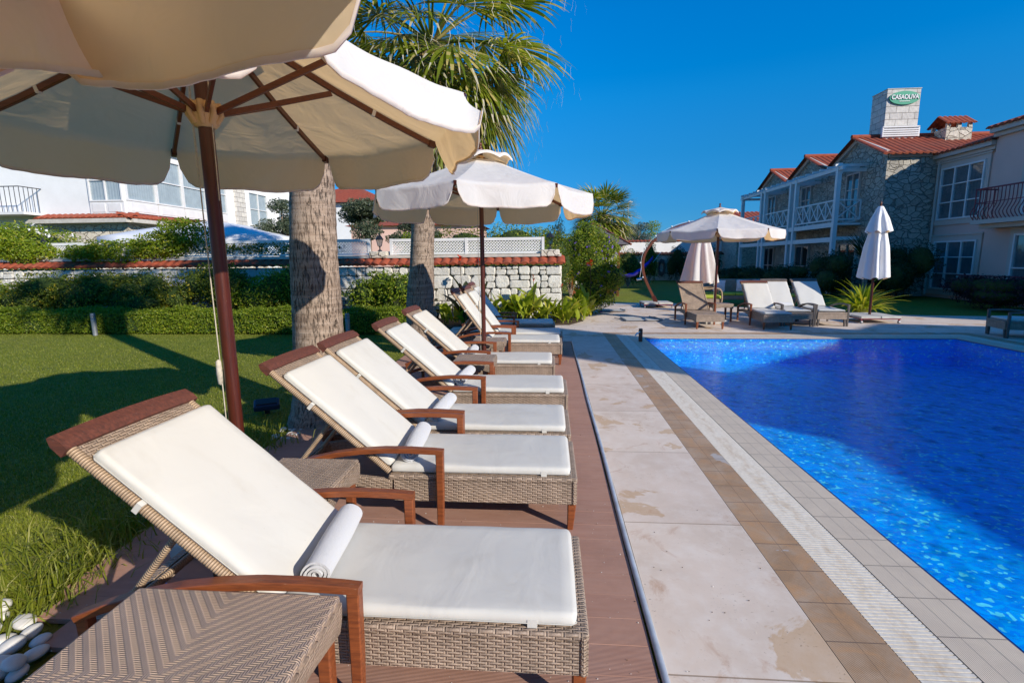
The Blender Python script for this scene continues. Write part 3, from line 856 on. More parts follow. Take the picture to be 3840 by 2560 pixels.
tl = [(-.905, 1.90, 6, 'fat rolled grey white towel on the nearest sun lounger'),
      (-.87, 3.11, 4, 'rolled towel with a clear spiral end on the sun lounger just past the nearest one'),
      (-.86, 3.90, -3, 'rolled towel on the third sun lounger from the camera'),
      (-.865, 5.03, -4, 'rolled towel on the fourth sun lounger from the camera'),
      (-.99, 6.37, 3, 'small looking rolled towel on the fifth sun lounger, just left of the slim parasol pole')]
for i, (x, y, rz, lab) in enumerate(tl):
    o = tw if i == 0 else copy_tree(tw)
    place(o, x, y, rz, z=.388, label=lab, cat='towel', group='rolled towels on the loungers')

# side tables
def make_table(wx, wy, H=.5, top='wicker', apron=.115):
    t = empty('side_table')
    b = MB(); b.rbox((0, 0, H - .014), (wx, wy, .028), .011); b.build('table_top', M_[top], t)
    b = MB(); n = 10
    for ax in range(4):
        L = wx if ax % 2 == 0 else wy; Dd = (wy if ax % 2 == 0 else wx) / 2
        rows = []
        for r_ in range(5):
            v = r_ / 4; row = []
            for i in range(n + 1):
                u = i / n - .5
                dp = apron * (1 - .35 * math.cos(u * PI)) 
                ins = .004 + .012 * v - .018 * math.sin(v * PI) * .2
                p = (u * (L - .02), -(Dd - .002) + ins, H - .022 - dp * v)
                row.append(p)
            rows.append(row)
        Mx = Matrix.Rotation(ax * PI / 2, 4, 'Z')
        f = len(b.v); b.grid(rows); b.xf(Mx, f)
    o = b.build('apron', M_['wicker'], t)
    md = o.modifiers.new('Solid', 'SOLIDIFY'); md.thickness = .012
    for sx in (-1, 1):
        for sy in (-1, 1):
            b = MB(); x = sx * (wx / 2 - .045); y = sy * (wy / 2 - .045)
            b.beam([(x, y, H - .03), (x, y, .2), (x + sx * .006, y + sy * .006, 0)], [.05, .045, .034], [.05, .045, .034]); b.build('leg', M_['teak'], t)
    return t
GT = 'wicker side tables between the loungers'
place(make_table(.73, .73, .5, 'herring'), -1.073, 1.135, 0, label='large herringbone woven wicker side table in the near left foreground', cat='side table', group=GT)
t2 = make_table(.46, .42, .5)
place(t2, -1.32, 2.455, 0, label='small wicker side table standing between the two nearest sun loungers', cat='side table', group=GT)
place(copy_tree(t2), -.86, 5.70, 0, label='small wicker side table between the fourth and fifth loungers, in the middle of the row', cat='side table', group=GT)
place(copy_tree(t2), -.86, 7.05, 0, label='small wicker side table half hidden beside the slim parasol pole', cat='side table', group=GT)

# ------------------------------------------------------------------ parasols
def fold_uv(b): pass
def make_parasol(Rr=1.42, rim=2.43, apex=3.0, rot=0.0, hub=2.40, val=.25, seed=1, base=True, lift=(), prad=.0375, rope=True):
    t = empty('parasol'); rnd = random.Random(seed)
    def rib(k, f):
        a = rot + k * PI / 4; r = .05 + (Rr - .05) * f
        z = apex - .06 - (apex - .06 - rim) * f - .03 * math.sin(f * PI)
        return Vector((r * math.cos(a), r * math.sin(a), z))
    b = MB(); b.sm = True
    NU, NV = 22, 14
    for k in range(8):
        ph = rnd.uniform(0, 6); am = rnd.uniform(.6, 1.3); sag = rnd.uniform(.02, .045)
        rows = []
        for j in range(NV + 1):
            f = .10 + .90 * j / NV
            p0, p1 = rib(k, f), rib(k + 1, f)
            row = []
            for i in range(NU + 1):
                u = i / NU; p = p0.lerp(p1, u)
                arch = math.sin(PI * u)
                p.z += .014 - sag * arch * f + .006 * math.sin(u * 13 + ph) * arch * f * f
                row.append(p)
            rows.append(row)
        mid = (rib(k, 1) + rib(k + 1, 1)) / 2; out = Vector((mid.x, mid.y, 0)).normalized()
        e0, e1 = rows[-1][0], rows[-1][-1]
        lf = lift[k] if k < len(lift) else 0.0
        NW = 9
        for j in range(1, NW + 1):
            v = j / NW; row = []
            for i in range(NU + 1):
                u = i / NU; ed = 1 - abs(2 * u - 1)
                dd = val * (.50 + .50 * math.sqrt(min(1, ed / .16))) * v
                uu = .5 + (u - .5) * (1 - .05 * v ** .5)
                base_p = rows[NV][i].copy(); q = e0.lerp(e1, uu); base_p.x, base_p.y = q.x, q.y
                wv = am * v * (.026 * math.sin(u * 2 * PI * 1.1 + ph) + .007 * math.sin(u * 2 * PI * 3.1 + ph * 2)) * min(1, ed * 4)
                base_p += out * (.018 * v + wv + (0 if lf >= .9 else lf) * v * v * val * 1.1)
                if lf >= .9: dd *= .3
                base_p.z -= dd * (1 - .35 * lf * v) + .0015 * math.sin(u * 60) * (v == 1)
                row.append(base_p)
            rows.append(row)
        b.grid(rows)
        # double hem
        b.grid([[p + out * .004 + Vector((0, 0, .020)) for p in rows[-1]], [p + out * .0045 for p in rows[-1]], [p - out * .003 for p in rows[-1]], [p - out * .003 + Vector((0, 0, .018)) for p in rows[-1]]])
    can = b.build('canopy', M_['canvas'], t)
    # vent cap
    b = MB(); b.sm = True
    for k in range(8):
        rows = []
        for j in range(7):
            f = j / 6; row = []
            for i in range(9):
                u = i / 8; a0, a1 = rot + k * PI / 4, rot + (k + 1) * PI / 4
                r = .02 + .40 * f
                p = Vector((r * math.cos(a0), r * math.sin(a0), 0)).lerp(Vector((r * math.cos(a1), r * math.sin(a1), 0)), u)
                p.z = apex + .035 - .125 * f ** 1.1 + .05 * math.sin(PI * u) * f ** 2
                row.append(p)
            rows.append(row)
        b.grid(rows)
        drop = [[p.copy() for p in rows[-1]], [Vector((p.x * 1.01, p.y * 1.01, p.z - .035)) for p in rows[-1]]]
        b.grid(drop)
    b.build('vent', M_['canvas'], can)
    for k in range(8):
        b = MB(); a = rot + k * PI / 4; sd = (-math.sin(a), math.cos(a), 0)
        p0, p1 = rib(k, .02), rib(k, .99)
        pts = [rib(k, f) - Vector((0, 0, .016)) for f in (.02, .25, .5, .75, .985)]
        b.beam(pts, .022, .034, sd)
        rbo = b.build('rib', M_['ribwood'], t)
        b = MB(); b.beam([rib(k, .965) - Vector((0, 0, .018)), rib(k, 1.0) - Vector((0, 0, .012))], .034, .045, sd); b.build('rib_cap', M_['pole'], rbo)
        b = MB(); c_ = rib(k, .66) - Vector((0, 0, .016)); d_ = rib(k, .675) - Vector((0, 0, .016)); b.beam([c_, d_], .027, .040, sd); b.build('clip', M_['clip'], rbo)
        h = Vector((.055 * math.cos(a), .055 * math.sin(a), hub))
        b = MB(); b.beam([h, rib(k, .47) - Vector((0, 0, .045))], .018, .030, sd); b.build('strut', M_['ribwood'], t)
    b = MB(); b.sm = True
    b.lathe([(.045, hub - .075), (.055, hub - .07), (.058, hub - .045), (.07, hub - .02), (.078, hub + .02), (.07, hub + .045), (.05, hub + .055)], n=16)
    for k in range(8):
        a = rot + (k + .5) * PI / 4
        b.tube([(.05 * math.cos(a), .05 * math.sin(a), hub - .055), (.078 * math.cos(a), .078 * math.sin(a), hub - .01), (.068 * math.cos(a), .068 * math.sin(a), hub + .05)], .016, 6)
    b.build('hub', M_['hub'], t)
    b = MB(); b.sm = True
    b.lathe([(.055, apex - .13), (.06, apex - .11), (.06, apex - .06), (.04, apex - .04)], n=16); b.build('crown_hub', M_['hub'], t)
    b = MB(); b.sm = True; b.tube([(0, 0, .05), (0, 0, 1.0), (0, 0, 2.0), (0, 0, apex)], prad, 20)
    b.tube([(0, 0, .60), (0, 0, .615)], prad + .004, 20)
    b.build('pole', M_['pole'], t)
    b = MB(); b.sm = True
    b.lathe([(.03, apex + .03), (.035, apex + .05), (.018, apex + .06), (.014, apex + .085), (.022, apex + .095), (.024, apex + .11), (.014, apex + .125), (.002, apex + .13)], n=14); b.build('finial', M_['ribwood'], t)
    if rope:
        b = MB(); b.sm = True
        b.tube([(-.05, -.03, apex - .15), (-.047, -.033, hub), (-.052, -.02, 1.7), (-.045, -.02, 1.0), (-.042, -.025, .55), (-.04, -.03, .16)], .0035, 5)
        b.tube([(.048, -.02, apex - .15), (.05, -.02, hub), (.047, -.02, 1.95)], .003, 5)
        b.lathe([(.001, .93), (.014, .94), (.017, 1.0), (.014, 1.07), (.001, 1.08)], c=(-.052, -.025), n=8)
        b.build('rope', M_['rope'], t)
    if base:
        b = MB(); b.rbox((0, 0, .045), (.56, .56, .09), .015); b.lathe([(.05, .09), (.05, .28), (.045, .29)], n=16)
        b.build('base_slab', M_['concrete'], t)
    return t
GP = 'open parasols between the loungers'
u1 = make_parasol(1.40, 2.43, 3.0, math.radians(-1.5), 2.40, .25, 3, lift=[.2, 0, 0, 0, 0, 0, 0, .35])
place(u1, -1.82, 2.68, label='big cream parasol seen from below at upper left on a dark red pole', cat='parasol', group=GP)
u2 = make_parasol(1.46, 2.43, 3.0, math.radians(-3), 2.40, .25, 8, prad=.03)
place(u2, -.90, 6.78, label='open white parasol in the middle of the picture, whole canopy and vent in view', cat='parasol', group=GP)
u3 = make_parasol(1.46, 2.24, 2.80, math.radians(-19), 2.2, .2, 12, prad=.03)
place(u3, 4.14, 12.9, label='open white parasol across the pool, standing over the far sun loungers', cat='parasol', group=GP)
u0 = make_parasol(1.42, 2.40, 2.97, math.radians(11.5), 2.38, .27, 21, lift=[1.0, 0, 0.1, 0, 0, 0, 0, 0])
place(u0, -1.20, .08, label='parasol at the top left corner, only its hanging tan valance edge in view', cat='parasol', group=GP)
# closed parasol by the pool corner
def closed_canvas(zb, zt, rb, rt, pleats=8, amp=.32, seed=1, n=96, hang=0.0):
    b = MB(); b.sm = True; rnd = random.Random(seed); ph = rnd.uniform(0, 6)
    rows = []
    for j in range(25):
        f = j / 24; z = zt + (zb - zt) * f
        r0 = rt + (rb - rt) * (f ** .75)
        row = []
        for i in range(n):
            a = 2 * PI * i / n
            am = amp * min(1, f * 2.2)
            w_ = math.cos(pleats * a + ph + .3 * math.sin(f * 4))
            r = r0 * (1 + am * (abs(w_) ** .7 * (1 if w_ > 0 else -1)) * (1 + .3 * math.sin(3 * a + ph)))
            row.append((r * math.cos(a), r * math.sin(a), z + (.03 * math.cos(pleats * a + ph) + hang * math.sin(a)) * f ** 3))
        rows.append(row)
    b.grid(rows, closed_u=True)
    return b
t = empty('closed_parasol', (8.05, 13.2, 0), 0, 'closed cream parasol folded on its pole near the far right corner of the pool', 'parasol')
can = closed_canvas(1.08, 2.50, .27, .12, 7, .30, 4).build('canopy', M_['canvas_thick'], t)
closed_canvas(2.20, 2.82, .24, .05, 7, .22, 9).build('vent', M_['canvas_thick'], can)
b = MB(); b.sm = True; b.tube([(0, 0, .05), (0, 0, 2.8)], .03, 14); b.build('pole', M_['pole'], t)
b = MB(); b.sm = True; b.lathe([(.03, 2.8), (.02, 2.86), (.028, 2.88), (.014, 2.93), (.002, 2.94)], n=12); b.build('finial', M_['ribwood'], t)
def wheeled_base(t, w_=.95, n=2):
    for sx in (-1, 1):
        for sy in (-1, 1):
            b = MB(); b.rbox((sx * w_ / 4, sy * w_ / 4, .15), (w_ / 2 - .02, w_ / 2 - .02, .055), .01); b.build('base_slab', M_['concrete'], t)
            b = MB(); b.sm = True; x, y = sx * (w_ / 2 - .04), sy * (w_ / 2 - .04)
            b.tube([(x - .018, y, .035), (x + .018, y, .035)], .035, 12); b.build('castor', M_['greymetal'], t)
            b = MB(); b.box((x, y, .085), (.03, .03, .06)); b.build('bracket', M_['rediron'], t)
    b = MB()
    for s in (-1, 1): b.box((s * (w_ / 2 - .03), 0, .112), (.05, w_ - .04, .02)); b.box((0, s * (w_ / 2 - .03), .112), (w_ - .12, .05, .018))
    b.build('base_frame', M_['rediron'], t)
wheeled_base(t)
# cantilever parasol on a curved wooden arm
t = empty('cantilever_parasol', (3.6, 17.3, 0), 0, 'folded tan parasol hanging from a tall curved wooden arm on a slab base', 'parasol')
arc = [(.0, 0, .17), (-.17, 0, .5), (-.38, 0, .95), (-.47, 0, 1.35), (-.42, 0, 1.75), (-.2, 0, 2.12), (.15, 0, 2.42), (.6, 0, 2.64), (1.05, 0, 2.76), (1.4, 0, 2.79)]
from mathutils import geometry
def smooth_path(P, k=5):
    P = [Vector(p) for p in P]; o = []
    for i in range(len(P) - 1):
        p0, p1, p2, p3 = P[max(i - 1, 0)], P[i], P[i + 1], P[min(i + 2, len(P) - 1)]
        for j in range(k):
            s = j / k
            o.append(.5 * ((2 * p1) + (p2 - p0) * s + (2 * p0 - 5 * p1 + 4 * p2 - p3) * s * s + (3 * p1 - p0 - 3 * p2 + p3) * s ** 3))
    o.append(P[-1]); return o
b = MB(); b.beam(smooth_path(arc), .06, .085); b.build('curved_arm', M_['ribwood'], t)
b = MB(); b.beam([(.09, 0, .02), (0, 0, .17), (-.1, 0, .36)], .09, .13); b.build('foot_bracket', M_['pole'], t)
b = MB(); b.sm = True; b.tube([(1.4, 0, 2.79), (1.4, 0, .62)], .025, 10); b.build('pole', M_['pole'], t)
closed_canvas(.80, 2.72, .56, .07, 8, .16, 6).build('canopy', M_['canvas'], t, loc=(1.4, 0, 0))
wheeled_base(t)
b = MB(); b.sm = True
pp = [Vector(p) + Vector((-.06, -.01, .05)) for p in smooth_path(arc)[8:]]
b.tube(pp, .006, 5)
for i in range(2, len(pp), 6): b.lathe([(.002, -.03), (.026, -.015), (.03, 0), (.026, .015), (.002, .03)], n=8, M=Matrix.Translation(pp[i] + Vector((-.02, 0, 0))))
b.tube([(-.50, -.02, 1.5), (-.56, -.02, 1.0)], .006, 5); b.build('rope', M_['white'], t)
b = MB(); b.sm = True; b.tube([(-.66, -.02, .92), (-.50, -.02, .95)], .04, 8); b.build('winch', M_['chrome'], t)

# ------------------------------------------------------------------ loungers across the pool
GR = 'reclining seats across the pool'
bare = make_lounger(math.radians(41), cushion=False, wick='wicker_v')
place(bare, 3.69, 11.72, -90, label='bare wicker lounger without a cushion at the far side of the pool', cat='sun lounger', group=GR)
wl = make_lounger(math.radians(41.5), seed=31)
place(wl, 5.14, 11.6, -94, label='white cushioned wicker lounger across the pool, right of the bare wicker one', cat='sun lounger', group=GR)
gc = make_lounger(math.radians(43), name='recliner_chair', seed=41, armwood='greyarm', legm='greyarm')
def recl(o, x, y, rz, lab): place(o, x, y, rz, label=lab, cat='recliner', group=GR)
recl(gc, 5.84, 12.18, -95, 'white cushioned recliner with a rolled towel, third from the left across the pool')
g2 = copy_tree(gc); recl(g2, 6.62, 12.2, -95, 'white cushioned recliner nearest the folded cream parasol, a shadow cutting across its back')
for o, ys in ((gc, 0), (g2, 0)):
    for ch in list(o.children):
        if ch.name.startswith(('armrest', 'arm_leg')): ch.location.x += .78
for o in (gc, g2):
    for ch in list(o.children):
        if ch.name.startswith('rear_frame'): ch.scale.x = .8
g3 = copy_tree(g2); recl(g3, 9.0, 10.75, 166, 'dark framed recliner with a pale cushion cut by the right edge of the picture')
g4 = copy_tree(g2); recl(g4, 9.35, 9.85, 166, 'second dark framed recliner at the right edge of the picture, mostly outside it')
o = copy_tree(tw); place(o, 5.86, 13.05, 90, z=.39, label='rolled towel on the third recliner across the pool', cat='towel', group='rolled towels on the loungers')
o.scale = (1, .9, 1)
t3 = make_table(.52, .5, .46, apron=.10)
place(t3, 4.42, 13.35, 0, label='small wicker side table across the pool by the far open parasol', cat='side table', group=GT)

# ------------------------------------------------------------------ wicker sofa group
def armchair(name, w_, d_, n_seat, label, cat, x, y, rz, pillows=()):
    t = empty(name, (x, y, 0), math.radians(rz), label, cat)
    b = MB(); b.rbox((0, 0, .22), (w_, d_, .14), .03); b.build('seat_base', M_['wicker'], t)
    b = MB(); b.rbox((0, 0, 0), (w_, .10, .52), .045, M=Matrix.Translation((0, d_ / 2 - .03, .60)) @ Matrix.Rotation(-.17, 4, 'X')); b.build('backrest', M_['wicker_v'], t)
    for s in (-1, 1):
        b = MB(); b.sm = True
        b.tube(smooth_path([(s * (w_ / 2 - .0), -d_ / 2 + .05, .02), (s * (w_ / 2 + .01), -d_ / 2 + .02, .3), (s * (w_ / 2 + .02), -d_ / 2 + .06, .56), (s * (w_ / 2 + .02), -d_ / 2 + .22, .64), (s * (w_ / 2 + .01), .05, .62), (s * (w_ / 2 - .02), d_ / 2 - .02, .60)]), .028, 8)
        b.build('armrest', M_['wrap'], t)
        b = MB(); b.beam([(s * (w_ / 2 - .05), d_ / 2 - .05, .16), (s * (w_ / 2 - .05), d_ / 2, 0)], .05, .05); b.build('leg', M_['wicker'], t)
    for k in range(n_seat):
        ww = (w_ - .08) / n_seat
        b = MB(); b.rbox((-w_ / 2 + .04 + ww * (k + .5), -.03, .345), (ww - .015, d_ - .12, .10), .035); b.build('seat_cushion', M_['lime'], t)
    return t
def pillow(x, y, z, rz, lab, s=.42):
    b = MB(); b.sm = True; rows = []
    for j in range(9):
        v = j / 8 * 2 - 1; row = []
        for i in range(9):
            u = i / 8 * 2 - 1
            k = (1 - abs(u) ** 2.5) * (1 - abs(v) ** 2.5)
            row.append((u * s / 2 * (1 - .06 * (1 - abs(v))), -.075 * k, v * s / 2 * (1 - .06 * (1 - abs(u)))))
        rows.append(row)
    b.grid(rows); b.grid([[(p[0], -p[1], p[2]) for p in r_] for r_ in rows])
    o = b.build('throw_pillow', M_['pillow'], None)
    o.location = (x, y, z); o.rotation_euler = (-.28, R.uniform(-.1, .1), math.radians(rz))
    tag(o, lab, 'pillow', 'printed pillows on the wicker sofa')
armchair('wicker_sofa', 2.1, .8, 2, 'long wicker sofa with lime green seat cushions behind the far loungers', 'sofa', 6.6, 18.6, -6)
armchair('wicker_armchair', .75, .75, 1, 'wicker armchair with a lime green seat beside the far parasol pole, turned side on', 'armchair', 5.35, 17.3, 80)
armchair('wicker_armchair', .75, .75, 1, 'wicker armchair seen between the backs of the white recliners', 'armchair', 8.45, 17.6, -40)
pillow(6.05, 18.5, .64, -6, 'left one of the three printed pillows on the wicker sofa')
pillow(6.85, 18.45, .64, -6, 'middle one of the three printed pillows on the wicker sofa')
pillow(7.4, 18.4, .64, -6, 'right one of the three printed pillows on the wicker sofa')
pillow(8.5, 17.7, .66, -40, 'pillow on the armchair seen between the recliner backs')
t = make_table(.6, .5, .42, apron=.08); t.name = 'wicker_coffee_table'
place(t, 6.9, 17.35, 10, label='low wicker coffee table in front of the lime cushioned sofa', cat='coffee table')

# ------------------------------------------------------------------ foliage tools
def leaves(P, N, size, asp=.5, jit=.9, up=0.0, rs=NR):
    """P (n,3) positions, N (n,3) rough outward normals -> diamond leaves, 4 verts each"""
    n = len(P)
    nr = N + rs.normal(0, jit, (n, 3)); nr[:, 2] += up
    nr /= np.linalg.norm(nr, axis=1)[:, None] + 1e-9
    t = rs.normal(0, 1, (n, 3)); t -= nr * np.sum(t * nr, 1)[:, None]; t /= np.linalg.norm(t, axis=1)[:, None] + 1e-9
    s = np.cross(nr, t)
    L = (size * rs.uniform(.65, 1.35, n))[:, None]; W = L * asp
    a = P - t * L * .5; c = P + t * L * .5 - nr * L * .12
    bq = P + s * W * .5 + nr * L * .06; d = P - s * W * .5 + nr * L * .06
    V = np.empty((n * 4, 3)); V[0::4] = a; V[1::4] = bq; V[2::4] = c; V[3::4] = d
    F = np.arange(n * 4).reshape(n, 4)
    return V, F
def blob_points(blobs, n, shell=.55, rs=NR):
    vol = np.array([b[3] * b[4] + b[4] * b[5] + b[3] * b[5] for b in blobs]); vol /= vol.sum()
    idx = rs.choice(len(blobs), n, p=vol)
    B = np.array(blobs)[idx]
    d = rs.normal(0, 1, (n, 3)); d /= np.linalg.norm(d, axis=1)[:, None]
    r = 1 - shell * rs.uniform(0, 1, n) ** 2
    r *= 1 + .10 * np.sin(d[:, 0] * 9 + B[:, 0] * 7) + .08 * np.sin(d[:, 2] * 11 + B[:, 1] * 5)
    P = B[:, :3] + d * B[:, 3:6] * r[:, None]
    return P, d
def add_foliage(name, parent, blobs, n, size, mat, asp=.5, jit=.8, shell=.55, zmin=.02, core=.0, seed=1, up=.3):
    rs = np.random.RandomState(seed)
    P, d = blob_points(blobs, n, shell, rs)
    k = P[:, 2] > zmin; P, d = P[k], d[k]
    V, F = leaves(P, d, size, asp, jit, up, rs)
    mi = np.zeros(len(F), int); mats = [mat]
    o = fastmesh(name, V, F, mats, parent, mi=mi)
    return o
def core_blobs(b, blobs, k=.72, seed=2):
    rs = random.Random(seed); b.sm = True
    for x, y, z, a, c, e in blobs:
        rows = []
        for j in range(7):
            th = PI * j / 6
            rows.append([(x + a * k * math.sin(th) * math.cos(2 * PI * i / 9) * rs.uniform(.85, 1.1), y + c * k * math.sin(th) * math.sin(2 * PI * i / 9) * rs.uniform(.85, 1.1), z + e * k * math.cos(th)) for i in range(9)])
        b.grid(rows, closed_u=True)
def bush(name, x, y, blobs, n, size, mat, label, cat='shrub', group=None, asp=.5, core=True, seed=1, stem=True, flowers=None, kind=None, shell=.55, up=.3, jit=.8):
    t = empty(name, (x, y, 0), 0, label, cat, group)
    if kind: t['kind'] = kind
    add_foliage('foliage', t, blobs, n, size, mat, asp, seed=seed, shell=shell, up=up, jit=jit)
    if core:
        b = MB(); core_blobs(b, blobs, .7, seed); b.build('shade_core', M_['treecore'], t)
    if stem:
        b = MB(); b.sm = True; rs = random.Random(seed)
        for bl in blobs[:4]: b.tube([(0, 0, 0), (bl[0] * .4, bl[1] * .4, bl[2] * .5), (bl[0], bl[1], bl[2])], [.05, .035, .015], 6)
        b.build('stem', M_['bark'], t)
    if flowers:
        fm, nf, fs = flowers
        rs = np.random.RandomState(seed + 50); P, d = blob_points(blobs, nf, .05, rs)
        V = []; F = []
        for p, dd in zip(P, d):
            for q in range(4):
                a, f = leaves((p + rs.normal(0, fs * .3, 3))[None], dd[None], fs, .8, .6, 0, rs); V.append(a); F.append(f + 4 * len(F))
        fastmesh('blossoms', np.concatenate(V), np.concatenate(F), fm, t)['kind'] = 'stuff'
    return t

# low clipped hedge and taller hedge shrubs along the wall
def box_points(x0, x1, y0, y1, z0, z1, n, rs):
    A = np.array([(x1 - x0) * (z1 - z0), (x1 - x0) * (y1 - y0), (y1 - y0) * (z1 - z0)]); A = A / A.sum()
    f = rs.choice(3, n, p=A); u = rs.uniform(0, 1, n); v = rs.uniform(0, 1, n)
    P = np.zeros((n, 3)); N = np.zeros((n, 3))
    k = f == 0; P[k] = np.stack([x0 + u[k] * (x1 - x0), np.full(k.sum(), y0), z0 + v[k] * (z1 - z0)], 1); N[k] = (0, -1, .2)
    k = f == 1; P[k] = np.stack([x0 + u[k] * (x1 - x0), y0 + v[k] * (y1 - y0), np.full(k.sum(), z1)], 1); N[k] = (0, 0, 1)
    k = f == 2; sd = rs.uniform(0, 1, n)[k] > .3; P[k] = np.stack([np.where(sd, x1, x0), y0 + u[k] * (y1 - y0), z0 + v[k] * (z1 - z0)], 1); N[k] = (1, 0, 0)
    return P, N
def hedge_obj(name, x0, x1, y0, y1, h, n, size, mat, label, seed=3):
    rs = np.random.RandomState(seed)
    P, N = box_points(x0, x1, y0, y1, 0.0, h, n, rs)
    P += N * rs.normal(0, .035, n)[:, None] + N * (.04 * np.sin(P[:, 0] * 2.7) + .03 * np.sin(P[:, 0] * 7.3 + P[:, 2] * 6))[:, None]
    V, F = leaves(P, N, size, .55, .75, .3, rs)
    t = empty(name, ((x0 + x1) / 2, (y0 + y1) / 2, 0), 0, label, 'hedge')
    V[:, 0] -= (x0 + x1) / 2; V[:, 1] -= (y0 + y1) / 2
    fastmesh('foliage', V, F, mat, t)
    b = MB(); b.rbox((0, 0, h / 2 - .03), (x1 - x0 - .08, y1 - y0 - .08, h - .08), .05); b.build('shade_core', M_['treecore'], t)
    return t
hedge_obj('clipped_hedge', -16.5, -2.9, 11.05, 11.75, .48, 60000, .045, M_['hedge'], 'long low clipped green hedge along the back of the lawn')
rs_ = random.Random(5)
def shrub_blobs(w_, d_, h, n=7, seed=1):
    r = random.Random(seed); o = []
    for i in range(n):
        o.append((r.uniform(-w_ / 2, w_ / 2) * .7, r.uniform(-d_ / 2, d_ / 2) * .6, h * r.uniform(.35, .72), w_ * r.uniform(.22, .32), d_ * r.uniform(.3, .42), h * r.uniform(.25, .34)))
    return o
GS = 'leafy shrubs along the stone wall'
for i, (x, y, w_, h, n, mat, lab) in enumerate([
    (-16.2, 13.0, 2.4, 1.35, 9000, 'bright', 'yellow green shrub at the left edge below the tiled wall'),
    (-13.6, 13.0, 3.4, 1.45, 14000, 'shrub', 'dark green shrub left of the gap in front of the stone wall'),
    (-11.3, 13.0, 2.6, 1.5, 11000, 'shrub', 'dark shrub with golden tips just left of the bare stretch of wall'),
    (-9.0, 13.0, 2.2, 1.65, 10000, 'shrub', 'tall leafy shrub behind the near parasol pole, right of the bare stretch of wall'),
    (-6.9, 13.0, 2.8, 1.62, 13000, 'bright', 'flowering leafy shrub left of the near palm trunk'),
    (-4.4, 13.0, 1.7, 1.5, 10000, 'bright', 'glossy bright green shrub between the two palm trunks')]):
    bush('leafy_shrub', x, y, shrub_blobs(w_, 1.1, h, 8, i + 3), n, .075 if i > 3 else .07, M_[mat], lab, 'shrub', GS, .5, seed=i + 21)
bush('leafy_shrub', -16.1, 12.2, [(0, 0, .3, 1.1, .5, .42)], 5000, .05, M_['bluish'], 'low bluish grey shrub at the left edge behind the clipped hedge', 'shrub', None, .4, seed=77, stem=False)
bush('leafy_shrub', -3.35, 13.3, shrub_blobs(1.0, .9, 1.35, 6, 12), 5000, .085, M_['shrub'], 'dull green shrub just left of the far palm trunk', 'shrub', GS, .4, seed=31)
bush('flowering_bush', 1.25, 15.2, [(0, 0, 1.5, .65, .7, .75), (.1, 0, .7, .6, .6, .7), (-.25, 0, 2.0, .5, .55, .5), (.35, .2, 1.9, .55, .6, .55), (.55, 0, 1.1, .45, .5, .55), (-.1, 0, 2.35, .45, .4, .4)], 26000, .055, M_['bright'], 'tall bush with small purple flowers at the end of the stone wall', 'bush', None, .45, seed=44, flowers=(M_['purple'], 160, .05))
bush('jasmine_bush', -18.3, 17.2, [(0, 0, 1.9, 1.5, 1.0, 1.1), (.9, 0, 1.6, 1.0, .8, .8), (-1, 0, 2.2, 1.2, .9, 1.0)], 16000, .08, M_['bright'], 'big climbing bush with white flowers at the left edge above the wall', 'bush', None, .5, seed=46, flowers=(M_['whiteflower'], 80, .10))

# canna plants
def canna_leaf(b, base, az, lean, L, W, droop=.5, seg=7):
    d = Vector((math.cos(az), math.sin(az), 0)); s = Vector((-math.sin(az), math.cos(az), 0))
    rows = []; p = Vector(base); an = lean
    for i in range(seg + 1):
        f = i / seg; w_ = W * (math.sin(PI * min(1, f * .93 + .07)) ** .75) * .5
        if f < .12: w_ = W * .06
        dirv = d * math.sin(an) + Vector((0, 0, 1)) * math.cos(an); nn = d * math.cos(an) * -1 + Vector((0, 0, 1)) * math.sin(an)
        rows.append([p + s * w_ + nn * w_ * .35, p.copy(), p - s * w_ + nn * w_ * .35])
        p = p + dirv * (L / seg); an += droop / seg
    b.grid(rows)
def canna_mesh(n, h, seed, mat, name='leaf_clump', W=.12):
    r = random.Random(seed); b = MB(); b.sm = True
    for i in range(n):
        z = r.uniform(.02, h * .5); a = r.uniform(0, 2 * PI)
        canna_leaf(b, (r.uniform(-.12, .12), r.uniform(-.12, .12), z), a, r.uniform(.1, .8), h * r.uniform(.5, .85), W * r.uniform(.8, 1.25), r.uniform(.2, 1.0))
    for i in range(3): b.tube([(r.uniform(-.1, .1), r.uniform(-.1, .1), 0), (r.uniform(-.1, .1), r.uniform(-.1, .1), h * .6)], .012, 5)
    return b
GC = 'broad leaved yellow green canna plants'
cv = [canna_mesh(15, .62, s, 0).build('leaf_clump', M_['canna'], None) for s in (1, 2, 3)]
cx = [(-1.35, 13.0, 1.0), (-1.0, 13.25, 1.15), (-.62, 12.95, 1.2), (-.45, 13.4, 1.3), (-.15, 12.9, 1.0), (.12, 13.15, .95), (.38, 12.95, .85), (.62, 13.25, 1.0), (.85, 13.6, 1.1), (1.02, 14.2, 1.2), (1.2, 14.9, 1.25), (-2.6, 12.6, .85), (-2.3, 12.75, .9), (.95, 13.9, .8)]
tag_ = ['first', 'second', 'third', 'fourth', 'fifth', 'sixth', 'seventh', 'eighth', 'ninth', 'tenth', 'eleventh']
for i, (x, y, s) in enumerate(cx):
    t = empty('canna_plant', (x, y, 0), i * 1.3, 'yellow green canna plant, %s from the left of those before the stone wall' % tag_[i] if i < 11 else ['yellow green canna plant between the far palm trunk and the steep loungers, left one', 'yellow green canna plant between the far palm trunk and the steep loungers, right one', 'small yellow green canna tuft at the foot of the purple flowered bush'][i - 11], 'plant', GC)
    c = cv[i % 3]
    if i >= 3: c = c.copy(); COL.objects.link(c)
    c.parent = t; t.scale = (s * 1.3, s * 1.3, s * 1.1)
GD = 'dark leaved cannas by the far palm trunk'
dk = canna_mesh(14, .95, 9, 0, W=.17).build('leaf_clump', M_['cannadark'], None)
